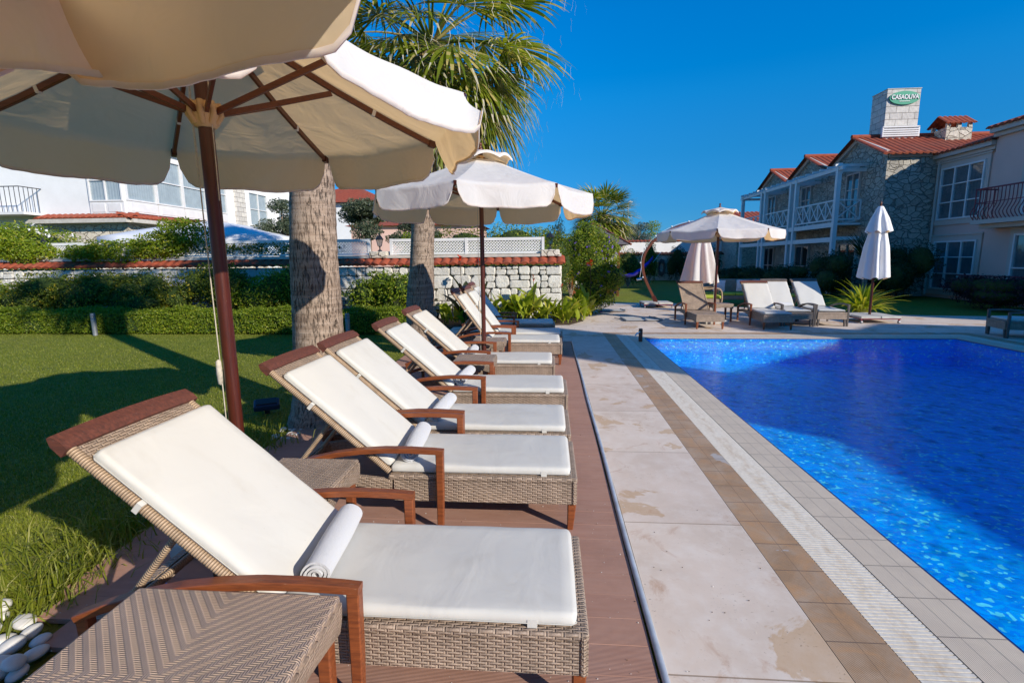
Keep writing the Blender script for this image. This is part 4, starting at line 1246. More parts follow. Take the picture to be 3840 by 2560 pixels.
for i, (x, y, s, lab) in enumerate([(-3.15, 12.4, .9, 'dark leaved canna just left of the far palm trunk'), (-2.15, 12.9, 1.25, 'dark leaved canna right of the far palm trunk'), (-1.8, 13.2, 1.05, 'dark leaved canna behind the backs of the steep loungers'), (-3.9, 12.5, .8, 'dark leaved canna below the glossy bright green shrub')]):
    t = empty('canna_plant', (x, y, 0), i * 2.0, lab, 'plant', GD)
    c = dk if i == 0 else dk.copy()
    if i: COL.objects.link(c)
    c.parent = t; t.scale = (s, s, s)
def flower_stalk(x, y, h, lab, bud=False):
    t = empty('canna_flower', (x, y, 0), 0, lab, 'flower')
    b = MB(); b.sm = True; b.tube([(0, 0, 0), (.02, 0, h * .6), (0, 0, h)], .009, 5); b.build('stem', M_['cannadark'], t)
    b = MB(); b.sm = True; r = random.Random(int(h * 100))
    for i in range(4 if bud else 11):
        canna_leaf(b, (0, 0, h - .05 + r.uniform(-.06, .06)), r.uniform(0, 6.28), r.uniform(.1, .5) if bud else r.uniform(.3, 1.7), .12 if bud else .13, .03 if bud else .075, .8, 4)
    b.build('petals', M_['redflower'], t)
flower_stalk(-1.85, 13.1, 1.62, 'red canna bloom against the white stone wall')
flower_stalk(-2.33, 13.1, 1.7, 'red canna bloom touching the right side of the far palm trunk')
flower_stalk(-.42, 13.2, 1.15, 'thin red canna bud rising before the stone wall', True)
flower_stalk(.32, 13.2, .95, 'thin red canna bud near the right end of the stone wall', True)
flower_stalk(1.15, 14.4, 1.55, 'red canna bloom among the purple flowered bush')

# strap leaved plant by the closed parasol, and dark spiky ones by the house
def strap_plant(x, y, n, L, W, mat, lab, seed, name='strap_leaf_plant', droop=1.5, z0=.0, cat='plant', grp=None):
    r = random.Random(seed); b = MB(); b.sm = True
    for i in range(n):
        canna_leaf(b, (r.uniform(-.1, .1), r.uniform(-.1, .1), z0), r.uniform(0, 2 * PI), r.uniform(.05, .95), L * r.uniform(.7, 1.1), W * r.uniform(.7, 1.2), droop * r.uniform(.5, 1.2), 7)
    if z0 > 0: 
        t = empty(name, (x, y, 0), 0, lab, cat, grp); b.build('crown', mat, t)
        b = MB(); b.sm = True; b.tube([(0, 0, 0), (0, 0, z0)], .09, 8); b.build('trunk', M_['bark'], t); return t
    t = empty(name, (x, y, 0), 0, lab, cat, grp); b.build('leaf_clump', mat, t); return t
strap_plant(8.75, 14.7, 110, 1.15, .07, M_['canna'], 'rounded clump of long strap leaves behind the folded cream parasol', 5, droop=1.3)
strap_plant(15.0, 23.5, 90, 1.3, .05, M_['darkleaf'], 'dark spiky yucca at the corner of the stone house', 6, 'yucca', .7, 1.6)
strap_plant(11.6, 19.5, 90, 1.3, .05, M_['darkleaf'], 'dark spiky yucca left of the folded cream parasol', 8, 'yucca', .7, 1.4)
# ------------------------------------------------------------------ tiled stone wall with lattice
def stone_course(b, x0, x1, z0, z1, seed=1, dep=.10, y=0):
    r = random.Random(seed); z = z0
    while z < z1 - .05:
        h = min(r.uniform(.2, .38), z1 - z)
        if z1 - z - h < .1: h = z1 - z
        x = x0
        while x < x1 - .04:
            w_ = r.uniform(.22, .58) * (1.2 if h > .28 else 1)
            if x1 - x - w_ < .15: w_ = x1 - x
            parts = []
            q = r.random()
            if q < .16: parts = [(x, x + w_ * .6, z, z + h), (x + w_ * .6, x + w_, z, z + h * .5), (x + w_ * .6, x + w_, z + h * .5, z + h)]
            elif q < .26 and h > .22: parts = [(x, x + w_, z, z + h * .62), (x, x + w_ * .5, z + h * .62, z + h), (x + w_ * .5, x + w_, z + h * .62, z + h)]
            else: parts = [(x, x + w_, z, z + h)]
            for a, c, e, g_ in parts:
                gp = .007; a += gp; c -= gp; e += gp; g_ -= gp
                if c - a < .03 or g_ - e < .03: continue
                m = min(c - a, g_ - e)
                J = lambda k=.16: r.uniform(-k, k) * m
                # irregular octagon
                P = [(a + m * .16 + J(.08), e + J(.05)), (c - m * .2 + J(.1), e + J(.04)), (c + J(.04), e + m * .22 + J(.1)), (c + J(.05), g_ - m * .18 + J(.08)), (c - m * .18 + J(.08), g_ + J(.04)), (a + m * .2 + J(.1), g_ + J(.05)), (a + J(.05), g_ - m * .22 + J(.1)), (a + J(.04), e + m * .2 + J(.1))]
                cx = (a + c) / 2; cz = (e + g_) / 2; dd = dep * r.uniform(.6, 1.0)
                def ring_(k, yy): return [(cx + (p[0] - cx) * k, y - yy, cz + (p[1] - cz) * k) for p in P]
                rows = [ring_(1.0, 0), ring_(1.0, dd * .55), ring_(.93, dd * .9), ring_(.80, dd)]
                b.grid(rows, closed_u=True); b.face(rows[-1])
            x += w_
        z += h
def tile_rows(b, x0, x1, yf, zf, yb, zb, pitch=.245, amp=.055, seg=10, th=.018, lips=1):
    """barrel tiles: wave along x, running from front edge (yf,zf) to back (yb,zb)"""
    n = int((x1 - x0) / pitch) * seg
    rows = []
    for j in range(lips + 1):
        f = j / lips
        rows.append([(x0 + (x1 - x0) * i / n, yf + (yb - yf) * f, zf + (zb - zf) * f + amp * abs(math.sin(PI * i / seg)) ** .8 * (1 if (i // seg) % 1 == 0 else 1)) for i in range(n + 1)])
    b.grid(rows)
    under = [[(p[0], p[1], p[2] - th) for p in rows[0]], rows[0]]
    b.grid(under)
    bot = [(p[0], p[1] + .03, zf - .045 + .03 * abs(math.cos(PI * i / seg))) for i, p in enumerate(rows[0])]
    b.grid([bot, under[0]])
WX0, WX1, WY = -24.0, .33, 14.0
t = empty('garden_wall', (0, WY, 0), 0, 'long white stone garden wall capped with red barrel tiles', 'wall')
b = MB(); stone_course(b, WX0, WX1, .0, 1.46, 3, .10); b.build('stonework', M_['stone'], t, smooth=False)
b = MB(); b.box(((WX0 + WX1) / 2, .26, .73), (WX1 - WX0 - .04, .50, 1.46)); b.build('wall_core', simple('mortar', (.20, .18, .15), .95, .2, 8, .5), t)
b = MB(); stone_course(b, 0, .5, .0, 1.46, 8, .03); b.build('end_stonework', M_['stone'], t, smooth=False, M=Matrix.Translation((WX1 - .02, 0.01, 0)) @ Matrix.Rotation(PI / 2, 4, 'Z'))
b = MB(); b.sm = True; tile_rows(b, WX0, WX1 + .1, -.20, 1.525, .25, 1.70); tile_rows(b, WX0, WX1 + .1, .70, 1.525, .25, 1.70); b.build('tile_coping', M_['roof'], t)
b = MB(); b.box(((WX0 + WX1) / 2, .25, 1.745), (WX1 - WX0, .30, .08)); b.build('mortar_ridge', M_['concrete'], t)
for px in (.02, -4.85, -15.2):
    b = MB(); b.rbox((px, .28, 1.80), (.52, .42, .19), .03); b.build('pier_cap', M_['vwall_white'], t)
def lattice(x0, x1, z0, z1, y, posts, label):
    t = empty('lattice_fence', ((x0 + x1) / 2, y, 0), 0, label, 'fence'); cx = (x0 + x1) / 2
    b = MB()
    b.box((0, 0, z1 - .04), (x1 - x0, .06, .08)); b.box((0, 0, z0 + .025), (x1 - x0, .05, .05)); b.build('frame', M_['white'], t)
    xs = [x0 + (x1 - x0) * i / posts for i in range(posts + 1)]
    for x in xs:
        b = MB(); b.box((x - cx, -.002, (z0 + z1) / 2), (.075, .07, z1 - z0 + .01)); b.build('post', M_['white'], t)
    b = MB(); H = z1 - z0 - .12; p = .082
    for s, yy in ((1, -.008), (-1, .008)):
        for a, c in zip(xs[:-1], xs[1:]):
            k = a - H
            while k < c:
                # strip from (k, z0) to (k+H, z0+H), clipped
                xa, xb = max(k, a), min(k + H, c)
                if xb - xa > .02:
                    za, zb = z0 + .06 + (xa - k), z0 + .06 + (xb - k)
                    if s < 0: za, zb = z1 - .06 - (xa - k), z1 - .06 - (xb - k)
                    b.beam([(xa - cx, yy, za), (xb - cx, yy, zb)], .008, .026, (0, 1, 0))
                k += p
    b.build('lattice_panel', M_['white'], t)
lattice(-4.5, -.18, 1.80, 2.24, WY + .25, 2, 'white lattice fence on the right end of the garden wall, above the bare stone')
lattice(-15.0, -5.15, 1.80, 2.25, WY + .25, 5, 'long white lattice fence on the wall behind the near palm trunk, leaves growing through it')
lattice(-21.0, -15.45, 1.80, 2.25, WY + .25, 3, 'white lattice fence section at the left edge, half covered by climbing leaves')
def lantern(x, y, z, lab):
    t = empty('wall_lantern', (x, y, z), 0, lab, 'lantern', 'black lanterns on the wall piers')
    b = MB(); b.sm = True; b.lathe([(.07, 0), (.06, .03), (.02, .05), (.018, .12), (.04, .14), (.05, .15)], n=10); b.build('stand', M_['blackiron'], t)
    b = MB(); b.lathe([(.055, .15), (.10, .33)], n=6); b.build('glass', M_['glass'], t)
    b = MB()
    for k in range(6):
        a = k * PI / 3; b.tube([(.055 * math.cos(a), .055 * math.sin(a), .15), (.10 * math.cos(a), .10 * math.sin(a), .33)], .006, 4)
    b.lathe([(.12, .33), (.12, .345), (.05, .44), (.02, .46), (.022, .48), (.004, .52)], n=6); b.build('lantern_frame', M_['blackiron'], t)
lantern(.02, WY + .28, 1.895, 'black lantern on the pier at the right end of the garden wall')
lantern(-4.85, WY + .28, 1.895, 'black lantern on the pier between the two palm trunks')
lantern(-15.2, WY + .28, 1.895, 'black lantern on the wall at the left edge of the picture')
bush('climbing_plant', -12.6, WY + .1, [(0, 0, 2.0, 1.4, .3, .35), (1.3, 0, 2.15, .9, .3, .4), (1.9, .1, 2.5, .8, .4, .45), (-1.1, 0, 1.95, .8, .3, .25)], 10000, .08, M_['bright'], 'yellow green climber spilling over the lattice left of the near parasol pole', 'climber', 'climbers on the lattice', seed=61, core=False)
bush('climbing_plant', -15.6, WY + .1, [(0, 0, 2.0, .9, .3, .35), (-.8, 0, 2.3, .7, .3, .4)], 6000, .08, M_['bright'], 'yellow green climber around the lantern at the left edge', 'climber', 'climbers on the lattice', seed=62, core=False)
bush('climbing_plant', -8.2, WY + .3, [(0, 0, 2.0, 2.2, .15, .22), (-1.6, 0, 2.05, 1.6, .15, .2)], 2600, .08, M_['shrub'], 'thin dark climber woven through the shaded lattice', 'climber', 'climbers on the lattice', seed=63, core=False, stem=False)

# ------------------------------------------------------------------ windows
def window(parent, c, u, n_, w_, h, nx, ny, mat='white', curtain=True, depth=.09, panel=0.0, fw=.06, dark=False):
    """c = centre of opening on the wall face, u = horizontal dir, n_ = outward normal"""
    u = Vector(u); n_ = Vector(n_); z = Vector((0, 0, 1))
    M = Matrix((u, z, n_)).transposed().to_4x4(); M.translation = Vector(c)
    b = MB()
    hh = h / 2
    for s in (-1, 1):
        b.box((s * (w_ / 2 - fw / 2), 0, depth / 2 + .002), (fw, h, depth)); b.box((0, s * (hh - fw / 2), depth / 2 + .002), (w_ - 2 * fw, fw, depth - .006))
    for i in range(1, nx): b.box((-w_ / 2 + w_ * i / nx, 0, depth / 2 + .004), (fw * .9, h - 2 * fw, depth - .02))
    for j in range(1, ny): b.box((0, -hh + h * j / ny, depth / 2 + .001), (w_ - 2 * fw, fw * .7, depth - .035))
    b.xf(M); f = b.build('window', M_[mat], parent)
    b = MB(); b.face([M @ Vector(p) for p in ((-w_ / 2 + fw, -hh + fw, .035), (w_ / 2 - fw, -hh + fw, .035), (w_ / 2 - fw, hh - fw, .035), (-w_ / 2 + fw, hh - fw, .035))]); b.build('pane', M_['glass'], f)
    b = MB()
    if curtain:
        rows = []; n = max(8, int(w_ * 24))
        for zz in (-hh + fw, hh - fw): rows.append([M @ Vector((-w_ / 2 + fw + (w_ - 2 * fw) * i / n, zz, .014 + .008 * math.sin(i * 1.9))) for i in range(n + 1)])
        b.sm = True; b.grid(rows); b.build('curtain', M_['dimcurtain' if dark else 'curtain'], f)
    else:
        b.face([M @ Vector(p) for p in ((-w_ / 2 + fw, -hh + fw, .012), (w_ / 2 - fw, -hh + fw, .012), (w_ / 2 - fw, hh - fw, .012), (-w_ / 2 + fw, hh - fw, .012))]); b.build('interior', M_['darkroom'], f)
    return f
# white house at left
t = empty('white_house', (0, 0, 0), 0, 'large white stucco house behind the garden wall at left, with curtained bay windows', 'house')
X1, Y1 = -17.4, 20.0
b = MB(); b.box(((-34 + X1) / 2, (Y1 + 36) / 2, 3.25), (X1 + 34, 36 - Y1, 6.5)); b.build('wall', M_['stucco'], t)
b = MB(); b.box(((-34 + X1) / 2, (Y1 + 36) / 2, 6.62), (X1 + 34.5, 36.5 - Y1, .22)); b.build('eave', M_['white'], t)
def hip_roof(b, x0, x1, y0, y1, z0, h, pitch=.25):
    # four wavy slopes approximated by tile_rows on two long sides plus flat hips
    d = min(x1 - x0, y1 - y0) / 2
    b.face([(x0, y0, z0), (x1, y0, z0), (x1 - d, y0 + d, z0 + h), (x0 + d, y0 + d, z0 + h)]); b.face([(x1, y0, z0), (x1, y1, z0), (x1 - d, y1 - d, z0 + h), (x1 - d, y0 + d, z0 + h)])
    b.face([(x1, y1, z0), (x0, y1, z0), (x0 + d, y1 - d, z0 + h), (x1 - d, y1 - d, z0 + h)]); b.face([(x0, y1, z0), (x0, y0, z0), (x0 + d, y0 + d, z0 + h), (x0 + d, y1 - d, z0 + h)])
b = MB(); hip_roof(b, -34.4, X1 + .35, Y1 - .3, 36.4, 6.74, 2.4); b.build('roof', M_['roof'], t)
# ground floor stone facing and tiled string roof
b = MB(); b.box(((-34 + X1) / 2 + .0, Y1 - .04, 1.6), (X1 + 34, .06, 3.2)); b.box((X1 + .04, 25, 1.6), (.06, 10.2, 3.2)); b.build('stone_facing', M_['vwall_white'], t)
b = MB(); b.sm = True; tile_rows(b, -21.0, X1 + .55, Y1 - .55, 3.47, Y1 + .05, 3.66); f = len(b.v)
tile_rows(b, 0, 7.0, 0, 0, .6, .19); b.xf(Matrix.Translation((X1 + .55, Y1 - .5, 3.47)) @ Matrix.Rotation(PI / 2, 4, 'Z'), f)
b.build('string_roof', M_['roof'], t)
b = MB(); b.box((-19.2, Y1 - .28, 3.36), (4.4, .5, .16)); b.box((X1 + .28, 23.0, 3.355), (.5, 6.6, .15)); b.build('cornice', M_['greyarm' if False else 'concrete'], t)
U, Nn = (1, 0, 0), (0, -1, 0)
window(t, (-18.15, Y1, 5.0), U, Nn, 1.45, 1.7, 2, 2)
b = MB(); b.box((-18.15, Y1 - .03, 3.9), (1.5, .07, .46)); b.box((-18.5, Y1 - .075, 3.9), (.55, .025, .34)); b.box((-17.8, Y1 - .075, 3.9), (.55, .025, .34)); b.build('panel', M_['white'], t)
for i in range(4):
    yc = 20.85 + i * 1.65
    window(t, (X1, yc, 5.2), (0, 1, 0), (1, 0, 0), 1.62, 2.0, 1, 2)
    b = MB(); b.box((X1 + .04, yc, 3.95), (.08, 1.6, .46)); b.box((X1 + .085, yc, 3.95), (.02, 1.3, .34)); b.build('panel', M_['white'], t)
b = MB(); b.box((X1 + .06, 27.8, 3.3), (.12, .9, 6.4)); b.build('quoin', M_['brick'], t)
window(t, (X1, 29.6, 4.7), (0, 1, 0), (1, 0, 0), 1.9, 1.9, 2, 2)
window(t, (X1, 32.6, 4.7), (0, 1, 0), (1, 0, 0), 1.6, 1.9, 2, 2)
b = MB()
for i in range(18): b.tube([(-24.6 + i * .21, Y1 - .9, 3.72), (-24.6 + i * .21, Y1 - .9, 4.68)], .012, 5)
for i in range(5): b.tube([(-21.03, Y1 - .9 + i * .18, 3.72), (-21.03, Y1 - .9 + i * .18, 4.68)], .012, 5)
b.tube([(-24.7, Y1 - .9, 4.7), (-21.03, Y1 - .9, 4.7), (-21.03, Y1, 4.7)], .02, 6); b.build('balcony_rail', M_['blackiron'], t)
b = MB(); b.box((-22.8, Y1 - .5, 3.66), (3.8, .95, .1)); b.build('balcony_slab', M_['white'], t)
# distant red roof house
t = empty('distant_house', (-17.5, 42, 0), 0, 'pale house with a red tiled roof seen between the near palm and the middle parasol', 'house')
b = MB(); b.box((0, 3, 3.2), (7.6, 7, 6.4)); b.build('wall', M_['stucco'], t)
b = MB(); hip_roof(b, -4.2, 4.2, -1, 7, 6.4, 1.9); b.build('roof', M_['roof'], t)
t = empty('low_house', (-8.5, 34, 0), 0, 'low pale building half hidden behind the olive trees', 'house')
b = MB(); b.box((0, 0, 1.9), (8, 5, 3.8)); b.build('wall', M_['cream'], t)
b = MB(); hip_roof(b, -4.3, 4.3, -2.8, 2.8, 3.8, .9); b.build('roof', M_['roof'], t)
# white garden canopy beyond the lattice
t = empty('garden_canopy', (-11.9, 17.4, 0), 0, 'wide white fabric garden canopy rising just above the lattice fence', 'canopy')
b = MB(); b.sm = True; rows = []
for j in range(9):
    f = j / 8; rr_ = []
    for i in range(32):
        a = 2 * PI * i / 32; r_ = 3.0 * f
        sq = 1 / max(abs(math.cos(a)), abs(math.sin(a))) ** .8
        rr_.append((r_ * sq * math.cos(a) * .95, r_ * sq * math.sin(a) * .7, 3.08 - .62 * f ** 1.3 - .03 * math.sin(4 * a + 1) * f))
    rows.append(rr_)
rows.append([(p[0] * 1.005, p[1] * 1.005, p[2] - .22) for p in rows[-1]])
b.grid(rows, closed_u=True); b.build('canvas_top', M_['whitecloth'] if 'whitecloth' in M_ else M_['white'], t)
for sx in (-1, 1):
    for sy in (-1, 1): b = MB(); b.tube([(sx * 2.6, sy * 1.9, 0), (sx * 2.6, sy * 1.9, 2.4)], .04, 8); b.build('post', M_['white'], t)

# ------------------------------------------------------------------ stone guest house with pergola, right
t = empty('stone_house', (0, 0, 0), 0, 'stone guest house row with three tiled gables, white pergola balconies and a square tower', 'house')
GX, SY = 13.3, 21.7
pk = [23.68, 27.72, 31.76]; hw = 2.02; EZ, PZ = 5.62, 6.52
b = MB(); b.box(((GX + 22) / 2, (SY + 33.8) / 2, EZ / 2), (22 - GX, 33.8 - SY, EZ)); b.build('wall', M_['vwall'], t)
for p in pk:
    b = MB(); b.face([(GX, p - hw, EZ), (GX, p + hw, EZ), (GX, p, PZ)]); b.build('gable', M_['vwall'], t); b = MB(); b.face([(22, p - hw, EZ), (22, p, PZ), (22, p + hw, EZ)]); b.build('gable', M_['vwall'], t)
    b = MB(); b.beam([(GX - .06, p - hw - .05, EZ + .02), (GX - .06, p, PZ + .03)], .14, .16, (1, 0, 0)); b.beam([(GX - .06, p, PZ + .03), (GX - .06, p + hw + .05, EZ + .02)], .14, .16, (1, 0, 0)); b.build('barge_board', M_['creamtrim'], t)
    b = MB(); b.sm = True
    for s in (-1, 1):
        f = len(b.v); L = 22.4 - GX + .35
        tile_rows(b, 0, L, -(hw + .25), EZ - .06, 0, PZ + .10, .25, .06, 8)
        Mx = Matrix.Translation((GX - .35, p, 0)) if s < 0 else Matrix.Translation((GX - .35 + L, p, 0)) @ Matrix.Rotation(PI, 4, 'Z')
        b.xf(Mx, f)
    b.tube([(GX - .35, p, PZ + .16), (22, p, PZ + .16)], .09, 8)
    b.build('roof', M_['roof'], t)
b = MB(); b.box((15.6, SY - .03, EZ - .06), (4.5, .1, .2)); b.build('cornice', M_['creamtrim'], t)
# tower with sign
b = MB(); b.box((14.74, 23.92, 7.0), (1.32, 1.0, 2.96)); tower = b.build('tower', M_['brick'], t)
b = MB()
for k in range(4): b.box((14.74, 23.38, 6.62 + k * .085), (1.46, .06, .055))
b.box((14.74, 23.40, 6.98), (1.48, .09, .05)); b.box((14.02, 23.4, 6.78), (.05, .09, .4)); b.box((15.46, 23.4, 6.78), (.05, .09, .4)); b.build('louvre', M_['white'], tower)
b = MB(); b.box((14.74, 23.92, 8.495), (1.36, 1.04, .03)); b.build('tower_cap', M_['concrete'], tower)
b = MB(); n = 40
ell = [(.60 * math.cos(2 * PI * i / n), .265 * math.sin(2 * PI * i / n)) for i in range(n)]
rows = [[(14.75 + x, yy, 8.12 + z) for x, z in ell] for yy in (23.415, 23.36)]
b.grid(rows, closed_u=True); b.face(rows[1]); sg = b.build('sign_board', M_['greensign'], tower)
fc = bpy.data.curves.new('sign_text', 'FONT'); fc.body = 'CASAOLIVA'; fc.size = .245; fc.extrude = .012; fc.align_x = 'CENTER'; fc.align_y = 'CENTER'; fc.offset = .006
fo = bpy.data.objects.new('tmp_text', fc); COL.objects.link(fo)
dg = bpy.context.evaluated_depsgraph_get(); fm = bpy.data.meshes.new_from_object(fo.evaluated_get(dg)); bpy.data.objects.remove(fo)
fm.transform(Matrix.Translation((14.75, 23.345, 8.14)) @ Matrix.Rotation(PI / 2, 4, 'X') @ Matrix.Diagonal((.82, 1, 1, 1)))
fm.materials.clear(); fm.materials.append(M_['white'])
lt = bpy.data.objects.new('sign_lettering', fm); COL.objects.link(lt); lt.parent = tower
b = MB(); b.box((14.75, 23.352, 7.985), (.42, .008, .022)); b.build('sign_rule', M_['white'], tower)
# chimney cupola
b = MB(); b.box((16.75, 23.4, 6.55), (1.0, .9, .5)); ck = b.build('chimney', M_['vwall_white'], t)
b = MB()
for xx in (16.33, 16.75, 17.17): b.box((xx, 23.0, 6.88), (.14, .1, .18)); b.box((xx, 23.8, 6.88), (.14, .1, .18))
b.build('chimney_vent', M_['vwall_white'], ck)
b = MB(); b.sm = True; tile_rows(b, 16.15, 17.35, 22.85, 6.97, 23.4, 7.32, .2, .045, 6); f = len(b.v); tile_rows(b, 16.15, 17.35, 23.95, 6.97, 23.4, 7.32, .2, .045, 6); b.build('chimney_roof', M_['roof'], ck)
# doors on the upper and lower gallery
for p in pk:
    window(t, (GX, p + .1, 4.15), (0, 1, 0), (-1, 0, 0), 1.0, 2.1, 2, 3, 'creamtrim', curtain=True, dark=True)
    window(t, (GX, p + .1, 1.15), (0, 1, 0), (-1, 0, 0), 1.4, 2.1, 2, 2, 'creamtrim', curtain=False)
# pergola
b = MB(); PXx = 12.2
posts = [(23.0, 5.5), (26.6, 5.5), (27.15, 5.3), (30.2, 5.5), (30.7, 5.3), (33.6, 5.5)]
for y, h in posts: b.box((PXx, y, h / 2), (.17, .17, h))
for z in (2.35, 2.98): b.box((PXx, 28.3, z), (.12, 10.6, .2))
b.box((12.75, 28.3, 3.0), (.98, 10.7, .08))
b.box((PXx, 28.3, 5.28), (.11, 11.3, .16))
y = 22.9
while y < 34: b.box((12.65, y, 5.40), (1.35, .07, .10)); y += .62
for y, h in posts: b.box((12.75, y, 5.22), (1.2, .08, .14)); b.box((12.75, y, 2.4), (1.0, .08, .14))
b.build('pergola', M_['white'], t)
def xrail(b, y0, y1, z0, z1, x, n):
    b.box((x, (y0 + y1) / 2, z1), (.06, y1 - y0, .06)); b.box((x, (y0 + y1) / 2, z0), (.06, y1 - y0, .06))
    for i in range(n):
        a = y0 + (y1 - y0) * i / n; c = y0 + (y1 - y0) * (i + 1) / n
        b.beam([(x, a, z0), (x, c, z1)], .03, .045, (1, 0, 0)); b.beam([(x, a, z1), (x, c, z0)], .028, .045, (1, 0, 0))
        b.box((x, c, (z0 + z1) / 2), (.04, .045, z1 - z0))
for a_ in ((23.1, 26.5, 3.2, 4.0, PXx, 5), (27.2, 30.1, 3.2, 4.0, PXx, 4), (30.8, 33.5, 3.2, 4.0, PXx, 4), (23.1, 26.5, .25, .9, PXx, 4), (30.8, 33.5, .25, .9, PXx, 4)):
    b = MB(); xrail(b, *a_); b.build('balustrade', M_['white'], t)
b = MB(); xrail(b, 0, 1.0, 3.2, 4.0, 0, 1); b.xf(Matrix.Translation((PXx, 23.0, 0)) @ Matrix.Rotation(-PI / 2, 4, 'Z')); b.build('balustrade', M_['white'], t)
# far lower wing
t = empty('far_house', (0, 0, 0), 0, 'small house with an orange tiled roof beyond the end of the stone guest house row', 'house')
b = MB(); b.box((16, 39, 1.9), (6.4, 6, 3.8)); b.build('wall', M_['vwall_white'], t)
b = MB(); b.sm = True; tile_rows(b, 12.5, 19.6, 35.7, 3.85, 39, 4.9, .3, .06, 6); b.build('roof', M_['roof'], t)

# ------------------------------------------------------------------ cream house
def cream_house(y0, y1, label, ez, nm='cream_house', steps=(), xw=15.25, xb=24.0):
    t = empty(nm, (0, 0, 0), 0, label, 'house')
    b = MB(); b.box(((xw + xb) / 2, (y0 + y1) / 2, ez / 2), (xb - xw, y1 - y0, ez)); b.build('wall', M_['cream'], t)
    b = MB(); b.box((xw - .10, (y0 + y1) / 2, ez - .02), (.34, y1 - y0 + .02, .16)); b.box((xw - .04, (y0 + y1) / 2, ez - .17), (.18, y1 - y0 + .01, .12)); b.build('cornice', M_['creamtrim'], t)
    b = MB(); b.sm = True; L = y1 - y0 + .2
    tile_rows(b, 0, L, -.35, ez + .07, 4.4, ez + 1.55, .25, .06, 8)
    b.xf(Matrix.Translation((xw, y1 + .1, 0)) @ Matrix.Rotation(-PI / 2, 4, 'Z')); f = len(b.v)
    tile_rows(b, 0, L, -.35, ez + .07, 4.4, ez + 1.55, .25, .06, 8)
    b.xf(Matrix.Translation((xb, y0 - .1, 0)) @ Matrix.Rotation(PI / 2, 4, 'Z'), f)
    b.face([(xw - .3, y0 - .1, ez + .08), (xb + .3, y0 - .1, ez + .08), ((xw + xb) / 2, y0 - .1, ez + 1.56)]); b.face([(xw - .3, y1 + .1, ez + .08), (xb + .3, y1 + .1, ez + .08), ((xw + xb) / 2, y1 + .1, ez + 1.56)])
    b.build('roof', M_['roof'], t)
    return t
def trim(t, x, yc, zc, w_, h):
    b = MB()
    for s in (-1, 1):
        b.box((x - .025, yc + s * (w_ / 2 + .09), zc), (.05, .17, h + .02)); b.box((x - .028, yc, zc + s * (h / 2 + .10)), (.056, w_ + .36, .19))
    b.box((x - .05, yc, zc + h / 2 + .22), (.1, w_ + .5, .06)); b.build('window_surround', M_['creamtrim'], t)
NV_ = (-1, 0, 0); UV_ = (0, 1, 0)
c1 = cream_house(19.05, 21.68, 'cream stucco house wing with two large white gridded windows, one above the other', 5.42)
window(c1, (15.25, 20.42, 3.95), UV_, NV_, 2.0, 1.95, 3, 3, 'white', True, .09, dark=True); trim(c1, 15.25, 20.42, 3.95, 2.0, 1.95)
window(c1, (15.25, 20.35, 1.25), UV_, NV_, 2.0, 1.85, 3, 3, 'white', True, .09, dark=True); trim(c1, 15.25, 20.35, 1.25, 2.0, 1.85)
c2 = cream_house(10.2, 19.0, 'taller cream stucco house wing at the right edge, with a red iron balcony', 5.78, xw=15.12)
window(c2, (15.12, 16.9, 4.0), UV_, NV_, 1.5, 2.2, 2, 2, 'white', True, dark=True); trim(c2, 15.12, 16.9, 4.0, 1.5, 2.2)
window(c2, (15.12, 17.0, 1.2), UV_, NV_, 1.5, 2.2, 2, 2, 'white', True, dark=True); trim(c2, 15.12, 17.0, 1.2, 1.5, 2.2)
for yy in (12.5, 14.6): window(c2, (15.12, yy, 3.9), UV_, NV_, 1.2, 1.5, 2, 2, 'white', True)
b = MB(); b.box((14.75, 17.2, 2.72), (.75, 3.0, .14)); b.box((14.85, 17.2, 2.58), (.5, 2.8, .14)); b.build('balcony_slab', M_['creamtrim'], c2)
b = MB()
for i in range(22):
    y = 15.75 + i * .138; b.tube(smooth_path([(14.42, y, 2.8), (14.30, y, 3.0), (14.42, y, 3.3), (14.42, y, 3.78)], 3), .013, 5)
for i in range(5):
    for y in (18.66, 15.72): b.tube([(14.42 + i * .15, y, 2.8), (14.42 + i * .15, y, 3.78)], .013, 5)
b.tube([(15.1, 18.66, 3.8), (14.42, 18.66, 3.8), (14.42, 15.72, 3.8), (15.1, 15.72, 3.8)], .028, 6); b.tube([(15.1, 18.66, 3.35), (14.42, 18.66, 3.35), (14.42, 15.72, 3.35)], .014, 6); b.build('balcony_rail', M_['rediron'], c2)
t = empty('iron_railing', (14.6, 17.4, 0), 0, 'low red iron railing along the foot of the cream house', 'railing')
b = MB()
for i in range(30): b.tube([(0, -2 + i * .13, .1), (0, -2 + i * .13, .92)], .012, 5)
b.tube([(0, -2.05, .93), (0, 1.9, .93)], .024, 6); b.build('rails', M_['rediron'], t)
b = MB(); b.sm = True; b.tube([(15.16, 21.55, .1), (15.16, 21.55, 5.3)], .05, 8); b.build('downpipe', M_['creamtrim'], c1)
